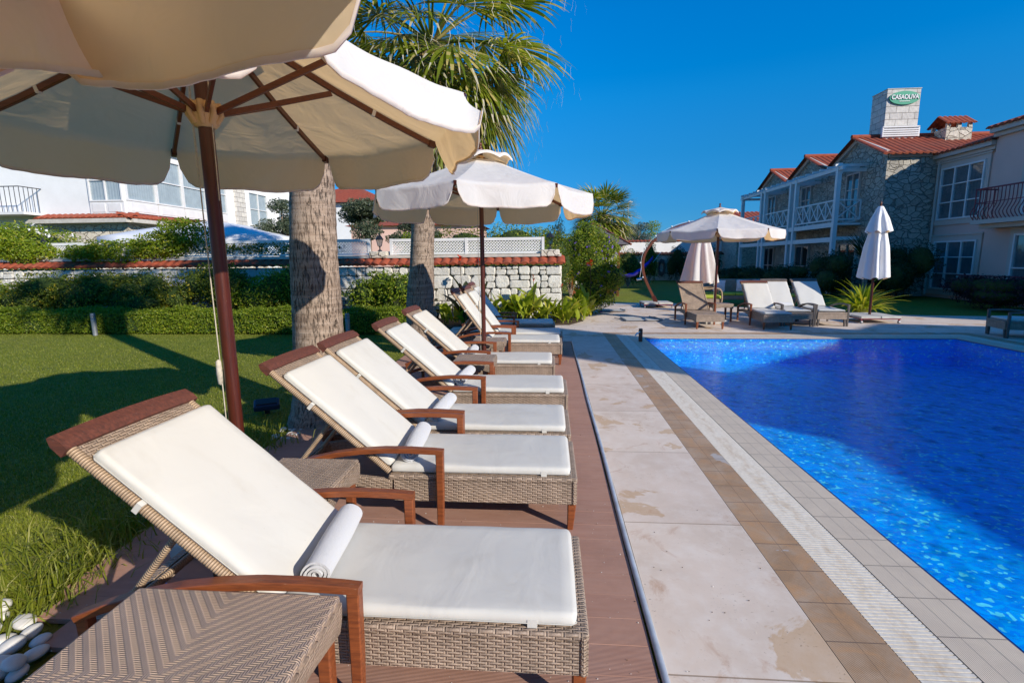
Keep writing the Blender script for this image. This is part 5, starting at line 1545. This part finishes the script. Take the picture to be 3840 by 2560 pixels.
# guest house row continuing past the camera's right: it shades the pool
c3 = cream_house(.5, 3.7, 'lower cream guest house wing outside the picture to the right of the pool', 5.0, 'guest_house', xw=15.3)
c4 = cream_house(-17, .45, 'long cream guest house outside the picture to the right of the pool', 5.85, 'guest_house', xw=15.25)
for i in range(6): window(c4, (15.25, -15 + i * 2.6, 4.0), UV_, NV_, 1.3, 1.6, 2, 2, 'white', True); window(c4, (15.25, -15 + i * 2.6, 1.3), UV_, NV_, 1.3, 1.8, 2, 2, 'white', True)
for yy in (2.1,): window(c3, (15.3, yy, 4.0), UV_, NV_, 1.3, 1.6, 2, 2, 'white', True)
b = MB(); b.box((16.4, -2.35, 7.4), (1.4, 2.5, 6.4)); b.build('tower', M_['brick'], c4)
b = MB(); b.box((18.6, 1.6, 6.9), (1.2, 1.0, 1.6)); b.build('chimney', M_['vwall_white'], c3)

# ------------------------------------------------------------------ back wall, pavilion, hammock
t = empty('back_wall', (0, 0, 0), 0, 'white rendered boundary wall with a tiled stone base at the far end of the lawn', 'wall')
b = MB(); b.box((9.5, 39.2, 1.45), (17, .4, 2.9)); b.build('upper_wall', M_['stucco'], t)
b = MB(); b.box((9.5, 38.6, .95), (17, .3, 1.9)); b.build('lower_wall', M_['vwall_white'], t)
b = MB(); b.sm = True; tile_rows(b, 1, 18, 38.35, 1.9, 38.9, 2.05, .3, .05, 6); f = len(b.v); tile_rows(b, 1, 18, 38.9, 2.9, 39.4, 2.98, .3, .05, 6); b.build('tile_coping', M_['roof'], t)
t = empty('wall_ornament', (8.3, 38.35, 0), 0, 'dark carved scroll ornament hanging on the far boundary wall', 'ornament')
b = MB(); b.sm = True
for i in range(8):
    a = i / 8 * 2 * PI; b.tube([(.28 * math.cos(a + q) * (1 - q / 8), -.05, .95 + .62 * math.sin(a + q) * (1 - q / 9)) for q in [k * .5 for k in range(8)]], .05, 5)
b.build('scrollwork', M_['greyarm'], t)
t = empty('garden_pavilion', (2.0, 23.5, 0), 0, 'small wooden pavilion with a grey shingled roof and white tied curtains', 'pavilion')
b = MB()
for s in range(4):
    f = len(b.v)
    for k in range(7):
        a, c = k / 7, (k + 1) / 7; H0, H1 = 2.22 + .98 * a, 2.22 + .98 * c; w0, w1 = 1.45 * (1 - a), 1.45 * (1 - c)
        b.face([(-w0, -w0, H0 + .03), (w0, -w0, H0 + .03), (w1, -w1, H1), (-w1, -w1, H1)]); b.face([(-w0, -w0, H0), (w0, -w0, H0), (w0, -w0, H0 + .03), (-w0, -w0, H0 + .03)])
    b.xf(Matrix.Rotation(s * PI / 2, 4, 'Z'), f)
b.build('roof', M_['thatch'], t)
b = MB()
for s in range(4):
    f = len(b.v); b.beam([(1.47, 1.47, 2.22), (0, 0, 3.22)], .10, .07, (1, -1, 0)); b.xf(Matrix.Rotation(s * PI / 2, 4, 'Z'), f)
b.build('hip_board', M_['teak'], t)
for sx in (-1, 1):
    for sy in (-1, 1):
        b = MB(); b.box((sx * 1.0, sy * 1.0, 1.1), (.12, .12, 2.2)); b.build('post', M_['teak'], t)
b = MB(); b.box((0, 0, .42), (2.1, 2.1, .08)); b.box((0, -1.0, .25), (2.0, .06, .3)); b.box((.98, 0, .75), (.05, 1.9, .5)); b.build('bench', M_['teak'], t)
for sx in (-1, 1):
    b = MB(); b.sm = True; rows = []
    for j in range(11):
        f = j / 10; wd = .30 * (1 - .75 * math.exp(-((f - .62) / .16) ** 2))
        rows.append([(sx * (.92 - wd * 2 * i / 12), -1.08 + .03 * math.cos(i * 2.1), 2.15 - 1.75 * f) for i in range(13)])
    b.grid(rows); b.build('curtain', M_['white'], t)
t = empty('hammock', (0, 0, 0), 0, 'deep blue hammock slung between the pavilion and the far shrubs', 'hammock')
b = MB(); b.sm = True; rows = []
for i in range(21):
    f = i / 20; x = 3.2 + 2.7 * f; y = 26.5 + 3 * f; z = 1.25 - .95 * math.sin(PI * (f * .75 + .12)) + .7 * f; wd = .5 * math.sin(PI * f) ** .5 + .02
    rows.append([(x, y + wd * q, z + .18 * q * q + .03 * math.sin(i * 1.7 + q * 5)) for q in (-1, -.6, -.2, .2, .6, 1)])
b.grid(rows); b.build('hammock_cloth', M_['hammock'], t)
b = MB(); b.tube([(5.9, 29.5, 1.4), (6.5, 30.2, 2.0)], .012, 5); b.tube([(3.2, 26.5, 1.0), (2.9, 24.5, 1.6)], .012, 5); b.build('cord', M_['white'], t)
# ------------------------------------------------------------------ trees and far shrubs
def tree(name, x, y, h, blobs, n, size, mat, label, tr=.12, seed=1, group=None, asp=.45, trunkmat='bark', jit=.9):
    t = empty(name, (x, y, 0), 0, label, 'tree', group)
    add_foliage('crown', t, blobs, n, size, mat, asp, jit, .75, seed=seed)
    r = random.Random(seed); b = MB(); b.sm = True
    top = min(bl[2] for bl in blobs)
    b.tube([(0, 0, 0), (r.uniform(-.1, .1), 0, top * .5), (r.uniform(-.1, .1), 0, top)], [tr, tr * .8, tr * .6], 8)
    for bl in blobs: b.tube([(0, 0, top * .8), (bl[0] * .5, bl[1] * .5, (bl[2] + top) * .5), (bl[0], bl[1], bl[2] + bl[5] * .3)], [tr * .5, tr * .35, tr * .12], 5)
    b.build('trunk', M_[trunkmat], t)
    return t
def crown(r, h0, h1, w_, n, seed):
    q = random.Random(seed); o = []
    for i in range(n):
        f = q.random(); rr_ = w_ * (1 - .55 * f)
        a = q.uniform(0, 6.28); o.append((rr_ * .6 * math.cos(a), rr_ * .6 * math.sin(a), h0 + (h1 - h0) * f, w_ * q.uniform(.3, .5), w_ * q.uniform(.3, .5), (h1 - h0) * q.uniform(.18, .28)))
    return o
tree('silver_tree', -9.8, 18.2, 3.9, crown(0, 2.4, 3.7, 1.0, 7, 4), 9000, .08, M_['bluish' if False else 'olive'], 'dark silvery green tree against the white house, left of the near palm trunk', seed=4)
tree('olive_tree', -6.9, 19.0, 4.0, crown(0, 2.3, 3.9, 1.3, 8, 6), 12000, .09, M_['olive'], 'grey green olive tree just right of the near palm trunk', seed=6)
tree('olive_tree', -5.3, 20.0, 3.8, crown(0, 2.2, 3.4, 1.2, 7, 7), 9000, .09, M_['olive'], 'grey green olive tree under the left edge of the middle parasol', seed=7)
GB = 'green shrubs behind the lattice fence'
for i, (x, y, w_, h, m, lab) in enumerate([(-4.6, 17.5, 1.3, 2.75, 'bright', 'yellow green shrub behind the lattice, left of the far palm trunk'), (-3.0, 18.0, 2.4, 3.0, 'shrub', 'green shrub behind the lattice, right of the far palm trunk'), (-1.2, 18.0, 2.4, 3.1, 'bright', 'tall green shrub behind the lattice at the slim parasol pole'), (-.1, 19.5, 1.6, 3.0, 'shrub', 'green shrub behind the right end of the lattice'), (.9, 21.5, 1.8, 2.9, 'bright', 'shrub rising behind the lantern at the wall end')]):
    bush('background_shrub', x, y, [(0, 0, h * .6, w_ * .5, .6, h * .38), (w_ * .25, 0, h * .5, w_ * .42, .5, h * .4), (-w_ * .25, .1, h * .52, w_ * .42, .5, h * .42)], 7000, .075, M_[m], lab, 'shrub', GB, seed=80 + i)
tree('slender_conifer', .55, 30, 4.3, [(0, 0, 3.2, .35, .35, .9), (0, 0, 2.2, .5, .5, .8)], 2500, .08, M_['darkleaf'], 'slim dark tree tip just right of the middle parasol', seed=90)
# tree line beyond the back wall
GF = 'trees beyond the far boundary wall'
for i, (x, y, h, w_, m, lab) in enumerate([(7.6, 46, 5.0, 2.0, 'bluish', 'bluish tree above the far wall, beside the distant fan palm'), (11.2, 60, 6.1, 3.2, 'bright', 'rounded green tree far beyond the boundary wall'), (8.6, 58, 5.1, 2.6, 'shrub', 'lower green tree left of the rounded one beyond the wall'), (13.6, 50, 4.6, 2.2, 'olive', 'grey green tree behind the curved parasol arm'), (16.0, 52, 6.0, 1.4, 'darkleaf', 'thin dark conifer above the left rim of the far parasol'), (-3, 60, 4.6, 4.0, 'shrub', 'low green tree on the horizon under the middle parasol'), (3.0, 55, 4.2, 3.0, 'shrub', 'low tree on the horizon right of the middle parasol')]):
    tree('background_tree', x, y, h, crown(0, h * .45, h * .88, w_, 7, 30 + i), 5000, .16, M_[m], lab, .15, 100 + i, GF)
for i, (x, y, h, w_, lab) in enumerate([(9.0, 36.5, 2.6, 1.2, 'thin dark shrub against the far boundary wall, left of the carved ornament'), (11.0, 36.5, 2.8, 1.6, 'dark shrub against the far boundary wall, right of the carved ornament'), (6.6, 34, 2.9, .8, 'upright green shrub behind the curved parasol arm'), (4.6, 30, 2.3, 1.5, 'rounded green shrub beside the pavilion above the hammock')]):
    bush('garden_shrub', x, y, [(0, 0, h * .6, w_ * .5, .5, h * .38), (w_ * .3, 0, h * .4, w_ * .4, .5, h * .35), (-w_ * .3, 0, h * .42, w_ * .4, .5, h * .36)], 5000, .08, M_['shrub' if i > 1 else 'darkleaf'], lab, 'shrub', 'shrubs at the far end of the lawn', seed=120 + i)
GH = 'dark shrubs below the pergola balconies'
for i, (x, y, w_, h, lab) in enumerate([(11.0, 31.5, 3.0, 1.15, 'dark shrub below the far end of the pergola'), (11.0, 28.2, 3.4, 1.25, 'dark shrub below the middle of the pergola, behind the sofa'), (11.0, 25.0, 3.2, 1.3, 'dark shrub below the near balcony, behind the recliners'), (11.9, 22.2, 2.6, 1.8, 'bushy dark shrub left of the folded parasol'), (13.6, 20.9, 2.4, 2.2, 'big dark shrub at the stone house corner, right of the folded parasol')]):
    bush('house_shrub', x, y, shrub_blobs(1.6, w_, h, 8, 60 + i) + [(0, 0, h * .4, .8, w_ * .4, h * .45)], 9000, .08, M_['darkleaf'], lab, 'shrub', GH, seed=140 + i)
bush('purple_bush', 13.5, 16.2, shrub_blobs(1.4, 3.2, 1.0, 8, 70) + [(0, 0, .4, .7, 1.5, .42)], 9000, .07, M_['purpleleaf'], 'dark purple leaved bush in front of the cream house', 'shrub', None, seed=150)
bush('purple_bush', 13.4, 13.4, shrub_blobs(1.2, 1.8, 1.2, 6, 71), 5000, .07, M_['purpleleaf'], 'dark purple leaved bush cut by the right edge of the picture', 'shrub', None, seed=151)
# street lamps far off
for i, (x, y, h, lab) in enumerate([(9.3, 62, 8.2, 'thin tall street lamp on the skyline right of the distant fan palm'), (7.0, 66, 7.6, 'fainter thin street lamp on the skyline, the left one of two')]):
    t = empty('street_lamp', (x, y, 0), 0, lab, 'street lamp', 'thin street lamps on the skyline')
    b = MB(); b.tube([(0, 0, 0), (0, 0, h)], .05, 6); b.build('pole', M_['greymetal'], t)
    b = MB(); b.sm = True; b.tube([(0, 0, h), (.2, 0, h + .08), (.5, 0, h + .02)], [.05, .12, .05], 6); b.build('lamp_head', M_['white'], t)

# ------------------------------------------------------------------ fan palms
def fan_leaf(b, base, az, el, pet, rad, rs, droop=1.0, nseg=30, dead=False, steps=7):
    d = Vector((math.cos(az) * math.cos(el), math.sin(az) * math.cos(el), math.sin(el)))
    p = Vector(base); path = [p.copy()]
    for i in range(5):
        d = (d + Vector((0, 0, -.10 * droop))).normalized(); p = p + d * pet / 5; path.append(p.copy())
    b.cur = 0 if not dead else 1; b.sm = True
    b.tube(path, [.03, .026, .022, .018, .014, .01], 5, cap=False)
    side = d.cross(Vector((0, 0, 1))); side = side.normalized() if side.length > .01 else Vector((math.sin(az), -math.cos(az), 0))
    nrm = side.cross(d).normalized()
    b.sm = False
    for k in range(nseg):
        th = (k / (nseg - 1) - .5) * 2 * 1.75
        L = rad * (1 - .30 * (abs(th) / 1.75) ** 2) * rs.uniform(.88, 1.08)
        q = d * math.cos(th) + side * math.sin(th)
        q = (q + nrm * .10 * (1 if k % 2 else -1) * .6).normalized()
        pp = p.copy(); w0 = L * 1.75 * 2 / nseg * .72
        lat = (side * math.cos(th) - d * math.sin(th)).normalized()
        g_ = droop * rs.uniform(.7, 1.3) * (.85 if not dead else 1.1)
        prev = None; mat = 1 if dead else 0
        for s in range(steps + 1):
            f = s / steps
            w_ = w0 * (f * 1.9 if f < .45 else .855 * (1 - (f - .45) / .55) ** .8 + .03)
            w_ = max(w_, .0035) * .5
            a, c = pp - lat * w_, pp + lat * w_
            if prev:
                b.cur = mat if (f < .8 or dead) else (2 if rs.random() < .3 else mat)
                b.face([prev[0], prev[1], c, a])
            prev = (a, c)
            gs = g_ * (.05 + .55 * max(0, f - .35) ** 1.2)
            q = (q + Vector((0, 0, -gs))).normalized()
            pp = pp + q * L / steps
        if rs.random() < .5 and steps > 4:   # loose threads
            b.cur = 2; w_ = .003; pe = pp
            for s in range(3):
                pn = pe + Vector((rs.uniform(-.03, .03), rs.uniform(-.03, .03), -.07)); b.face([pe - lat * w_, pe + lat * w_, pn + lat * w_, pn - lat * w_]); pe = pn
def fan_palm(name, x, y, prof, top, n, label, seed, rad=1.0, pet=1.0, nseg=30, steps=7, group=None, ndead=10):
    t = empty(name, (x, y, 0), 0, label, 'palm tree', group); rs = random.Random(seed)
    b = MB(); b.sm = True
    rows = []; m = 40; zs = []
    # dense trunk rings
    pts = prof
    def at(z):
        for i in range(len(pts) - 1):
            if pts[i][0] <= z <= pts[i + 1][0]:
                f = (z - pts[i][0]) / (pts[i + 1][0] - pts[i][0]); return [pts[i][k] + (pts[i + 1][k] - pts[i][k]) * f for k in range(4)]
        return list(pts[-1])
    z = pts[0][0]
    while z < pts[-1][0]:
        _, r_, cx, cy = at(z)
        rows.append([(cx + (r_ * (1 + .012 * math.sin(z * 47 + math.sin(i * .7) * 2) + .018 * math.sin(i * 3.1 + z * 2) + .01 * math.sin(i * 7 + z * 5))) * math.cos(2 * PI * i / m), cy + r_ * (1 + .012 * math.sin(z * 47 + math.sin(i * .7) * 2) + .018 * math.sin(i * 3.1 + z * 2)) * math.sin(2 * PI * i / m), z) for i in range(m)])
        z += .045
    b.grid(rows, closed_u=True); b.build('trunk', M_['bark'], t)
    b = MB(); cx, cy = pts[-1][2], pts[-1][3]
    for i in range(n):
        f = (i + .5) / n
        el = math.radians(75 - 135 * f ** .8); az = i * 2.39996 + rs.uniform(-.2, .2)
        fan_leaf(b, (cx + .1 * math.cos(az), cy + .1 * math.sin(az), top - .35 * f), az, el, pet * rs.uniform(.85, 1.15), rad * rs.uniform(.85, 1.1), rs, .75 + .5 * f, nseg, False, steps)
    for i in range(ndead):
        az = i * 2.39996 + 1; fan_leaf(b, (cx + .12 * math.cos(az), cy + .12 * math.sin(az), top - .45), az, math.radians(rs.uniform(-72, -35)), pet * .8, rad * .8, rs, 1.2, max(10, nseg - 10), True, steps)
    b.build('crown', [M_['palm'], M_['palmdead'], M_['thread']], t)
    b = MB(); b.sm = True
    for i in range(46):
        az = i * 2.39996; zz = top - .35 - .012 * i
        b.tube([(cx + .16 * math.cos(az), cy + .16 * math.sin(az), zz), (cx + .24 * math.cos(az), cy + .24 * math.sin(az), zz + .05), (cx + .33 * math.cos(az + .1), cy + .33 * math.sin(az + .1), zz + .02)], [.04, .03, .022], 5)
    b.build('leaf_bases', M_['palmdead'], t)
    return t
GPm = 'fan palms on the lawn'
fan_palm('fan_palm', -2.36, 4.90, [(-.03, .36, 0, 0), (.12, .31, 0, 0), (.35, .268, 0, 0), (.92, .242, 0.01, 0), (1.63, .228, .02, 0), (2.26, .208, .05, 0), (6.9, .18, .10, 0)], 7.0, 34, 'near thick palm trunk on the lawn behind the second lounger, its crown above the picture', 3, nseg=22, steps=5, group=GPm, ndead=6)
fan_palm('fan_palm', -2.52, 9.65, [(-.03, .42, 0, 0), (.15, .34, 0, 0), (.4, .29, 0, 0), (.8, .27, 0, 0), (1.6, .227, .06, 0), (2.43, .215, .12, 0), (3.6, .19, .22, 0), (5.2, .18, .34, 0), (5.5, .2, .38, 0)], 5.6, 62, 'fan palm whose drooping green and straw fronds fill the top centre', 8, rad=1.3, pet=1.15, nseg=36, steps=8, group=GPm, ndead=26)
fan_palm('fan_palm', 3.45, 34.0, [(-.03, .35, 0, 0), (4.3, .2, 0, 0)], 4.5, 80, 'distant fan palm with a rounded crown above the pavilion', 12, rad=1.35, pet=1.2, nseg=22, steps=4, group='fan palms on the lawn', ndead=26)

# ------------------------------------------------------------------ lawn blades and grass tufts
rs = np.random.RandomState(9)
def blades(n, xy, h, wd, lean, mat, name, label=None, z0=-.035):
    m = len(xy); hh = h * rs.uniform(.5, 1.3, m); a = rs.uniform(0, 2 * PI, m); l = rs.uniform(0, lean, m) * hh; a2 = rs.uniform(0, 2 * PI, m)
    dx, dy = np.cos(a) * wd / 2, np.sin(a) * wd / 2
    V = np.zeros((m * 5, 3))
    V[0::5] = np.stack([xy[:, 0] - dx, xy[:, 1] - dy, np.full(m, z0)], 1); V[1::5] = np.stack([xy[:, 0] + dx, xy[:, 1] + dy, np.full(m, z0)], 1)
    mx, my = xy[:, 0] + np.cos(a2) * l * .35, xy[:, 1] + np.sin(a2) * l * .35
    V[2::5] = np.stack([mx + dx * .8, my + dy * .8, z0 + hh * .6], 1); V[3::5] = np.stack([mx - dx * .8, my - dy * .8, z0 + hh * .6], 1)
    V[4::5] = np.stack([xy[:, 0] + np.cos(a2) * l, xy[:, 1] + np.sin(a2) * l, z0 + hh * (1 - .25 * (l / hh))], 1)
    i = np.arange(m) * 5
    F = np.concatenate([np.stack([i, i + 1, i + 2, i + 3], 1), np.stack([i + 3, i + 2, i + 4, i + 4], 1)])
    # quads only: make tip a thin quad
    me = bpy.data.meshes.new(name); q1 = F[:m]; tr_ = np.stack([i + 3, i + 2, i + 4], 1)
    me.vertices.add(len(V)); me.vertices.foreach_set('co', V.astype(np.float32).ravel())
    li = np.concatenate([q1.ravel(), tr_.ravel()]).astype(np.int32)
    me.loops.add(len(li)); me.loops.foreach_set('vertex_index', li); me.polygons.add(2 * m)
    me.polygons.foreach_set('loop_start', np.concatenate([np.arange(m) * 4, 4 * m + np.arange(m) * 3]).astype(np.int32)); me.polygons.foreach_set('loop_total', np.concatenate([np.full(m, 4), np.full(m, 3)]).astype(np.int32))
    me.materials.append(mat); me.update(calc_edges=True)
    o = bpy.data.objects.new(name, me); COL.objects.link(o)
    tag(o, label, kind='stuff'); return o
n = 150000
yy = 1.6 + 9.6 * rs.uniform(0, 1, n) ** 1.35; xx = -2.50 - rs.uniform(0, 1, n) * (1.0 + yy * .95)
blades(n, np.stack([xx, yy], 1), .027, .006, 1.3, M_['grassblade'], 'grass', 'short mown grass covering the lawn beside the loungers')
xy = []
for cx, cy, k, sp in [(-2.62, 2.35, 260, .16), (-2.72, 2.65, 200, .14), (-2.60, 2.12, 260, .13), (-2.9, 2.3, 160, .18), (-2.62, 3.0, 120, .12), (-2.55, 4.1, 160, .15), (-2.75, 4.35, 120, .12), (-2.5, 3.6, 60, .1), (-2.45, 1.98, 120, .1)]:
    xy.append(np.stack([cx + rs.normal(0, sp, k), cy + rs.normal(0, sp, k)], 1))
blades(0, np.concatenate(xy), .17, .008, 1.5, M_['grassblade'], 'long_grass', 'tufts of long uncut grass at the edge of the timber deck')
# pebbles
def pebble_mesh(seed):
    r = random.Random(seed); b = MB(); b.sm = True; rows = []
    a, c, e = r.uniform(.042, .056), r.uniform(.034, .044), r.uniform(.022, .03)
    for j in range(9):
        th = PI * j / 8; rows.append([(a * math.sin(th) * math.cos(2 * PI * i / 14) * (1 + .06 * math.sin(2 * PI * i / 14 * 2 + seed)), c * math.sin(th) * math.sin(2 * PI * i / 14), e * math.cos(th)) for i in range(14)])
    b.grid(rows, closed_u=True); return b
pm = [pebble_mesh(s).build('pebble', M_['pebble']) for s in range(4)]
spots = []
for i in range(900):
    x, y = R.uniform(-2.66, -2.09), R.uniform(1.38, 1.93)
    if x > -2.10 - max(0, y - 1.74) * 1.9: continue
    if all((x - a) ** 2 + (y - c) ** 2 > .0060 for a, c, _ in spots): spots.append((x, y, 0))
    if len(spots) > 60: break
lo = [(x + R.uniform(-.02, .02), y + R.uniform(-.02, .02), .04) for x, y, _ in spots[::4]]
near = spots + lo
farp = [(-2.50 + R.uniform(-.14, .14), 4.45 + R.uniform(-.16, .16), .0) for _ in range(26)]
for i, (x, y, z) in enumerate(near + farp):
    o = pm[i] if i < 4 else pm[i % 4].copy()
    if i >= 4: COL.objects.link(o)
    o.location = (x, y, z + .002 if i < len(near) else -.01); o.rotation_euler = (R.uniform(-.3, .3), R.uniform(-.3, .3), R.uniform(0, 6)); s = R.uniform(.75, 1.2) * (1 if i < len(near) else .5); o.scale = (s, s, s)
    if i < len(near): tag(o, 'smooth white pebble in the heap at the lower left corner by the deck', 'pebble', 'white pebbles heaped at the lower left corner')
    else: tag(o, 'small pale stone lying at the foot of the near palm trunk', 'pebble', 'pale stones at the foot of the near palm trunk')

# ------------------------------------------------------------------ small things
def bollard(x, y, lab):
    t = empty('bollard_light', (x, y, -.03), 0, lab, 'bollard light', 'grey bollard lights along the hedge')
    b = MB(); b.sm = True; b.lathe([(.05, 0), (.05, .36)], n=14); b.build('post', M_['greymetal'], t)
    b = MB(); b.sm = True; pr_ = []
    for k in range(4): z = .365 + k * .035; pr_ += [(.052, z), (.052, z + .018), (.036, z + .02), (.036, z + .034)]
    b.lathe(pr_ + [(.052, .505), (.045, .52)], n=14); b.build('louvred_head', M_['greymetal'], t)
bollard(-10.6, 10.85, 'grey bollard light before the clipped hedge at left')
bollard(-4.45, 10.7, 'grey bollard light just right of the near palm trunk')
t = empty('flood_light', (-3.12, 5.15, -.02), .5, 'dark blue box flood light lying on the grass left of the near palm base', 'flood light')
b = MB(); b.rbox((0, 0, .10), (.26, .15, .07), .015, M=Matrix.Rotation(.35, 4, 'X')); b.build('housing', M_['bluemetal'], t)
b = MB(); b.rbox((0, .005, .142), (.21, .11, .012), .004, M=Matrix.Rotation(.35, 4, 'X')); b.build('glass_front', M_['blackiron'], t)
b = MB(); b.box((0, 0, .03), (.05, .05, .08)); b.build('bracket', M_['blackiron'], t)
t = empty('pool_tap', (1.80, 9.95, 0), 0, 'small brown post with a chrome tap standing at the far left pool corner', 'tap')
b = MB(); b.rbox((0, 0, .13), (.07, .07, .26), .012); b.build('post', M_['ribwood'], t)
b = MB(); b.sm = True; b.tube([(0, 0, .16), (-.07, -.02, .17), (-.11, -.02, .12)], .016, 8); b.tube([(-.03, -.05, .20), (-.03, .05, .20)], .012, 6); b.build('spout', M_['chrome'], t)
def frame_lying(x, y, w_, d_, rz, lab):
    t = empty('folded_frame', (x, y, 0), math.radians(rz), lab, 'metal frame', 'pale frames lying on the terrace')
    b = MB(); b.rbox((0, 0, .025), (w_ - .06, d_ - .05, .022), .006); b.build('panel', M_['concrete'], t)
    b = MB(); P = [(-w_ / 2, -d_ / 2, .03), (w_ / 2, -d_ / 2, .03), (w_ / 2, d_ / 2, .03), (-w_ / 2, d_ / 2, .03), (-w_ / 2, -d_ / 2, .03)]
    b.tube(P, .014, 6); b.tube([(-w_ / 2, -d_ / 2, .03), (-w_ / 2 - .18, d_ * .3, .03)], .012, 6); b.tube([(w_ / 2 - .15, d_ / 2, .05), (w_ / 2, -d_ / 2, .05)], .012, 6); b.build('tube_frame', M_['greymetal'], t)
frame_lying(2.45, 13.6, .95, .75, 4, 'pale flat frame lying on the terrace between the plants and the pool corner')
frame_lying(2.0, 15.9, .75, .55, -8, 'second pale frame lying in shade farther back on the terrace')
t = empty('cable', (0, 0, 0), 0, 'loose pale blue cord looped on the deck under the nearest lounger', 'cord')
b = MB(); b.sm = True; b.tube(smooth_path([(-1.98, 2.28, .01), (-1.96, 2.2, .012), (-1.9, 2.14, .008), (-1.95, 2.02, .008), (-2.02, 1.97, .008), (-1.93, 2.0, .01), (-1.86, 2.1, .012), (-1.88, 2.18, .02)], 4), .004, 5); b.build('cord', simple('blue_cord', (.22, .27, .5), .6, .1, 20), t)
t = empty('garden_hose', (0, 0, 0), 0, 'coil of blue garden hose on the grass between the palm trunks', 'hose')
b = MB(); b.sm = True; b.tube([(-3.25 + (.22 + .02 * math.sin(i)) * math.cos(i * .7), 8.1 + .2 * math.sin(i * .7), .0 + .0025 * i) for i in range(40)], .012, 5); b.build('coil', simple('blue_hose', (.03, .12, .3), .4, .1, 20), t)
# grit and dry leaf crumbs on the deck and path
r = random.Random(17); b = MB()
for i in range(420):
    x = r.uniform(-2.4, 1.15); y = r.uniform(1.6, 7.5) if i % 3 else r.uniform(1.6, 3.2); s = r.uniform(.0015, .0045)
    a = r.uniform(0, 6.28); P = [(x + s * math.cos(a + k * 1.57), y + s * .7 * math.sin(a + k * 1.57), .0015) for k in range(4)]
    ap = (x, y, .0015 + s)
    b.cur = 0 if r.random() < .7 else 1
    for k in range(4): b.face([P[k], P[(k + 1) % 4], ap])
b.build('grit', [M_['pebble'], M_['soil']])['kind'] = 'stuff'
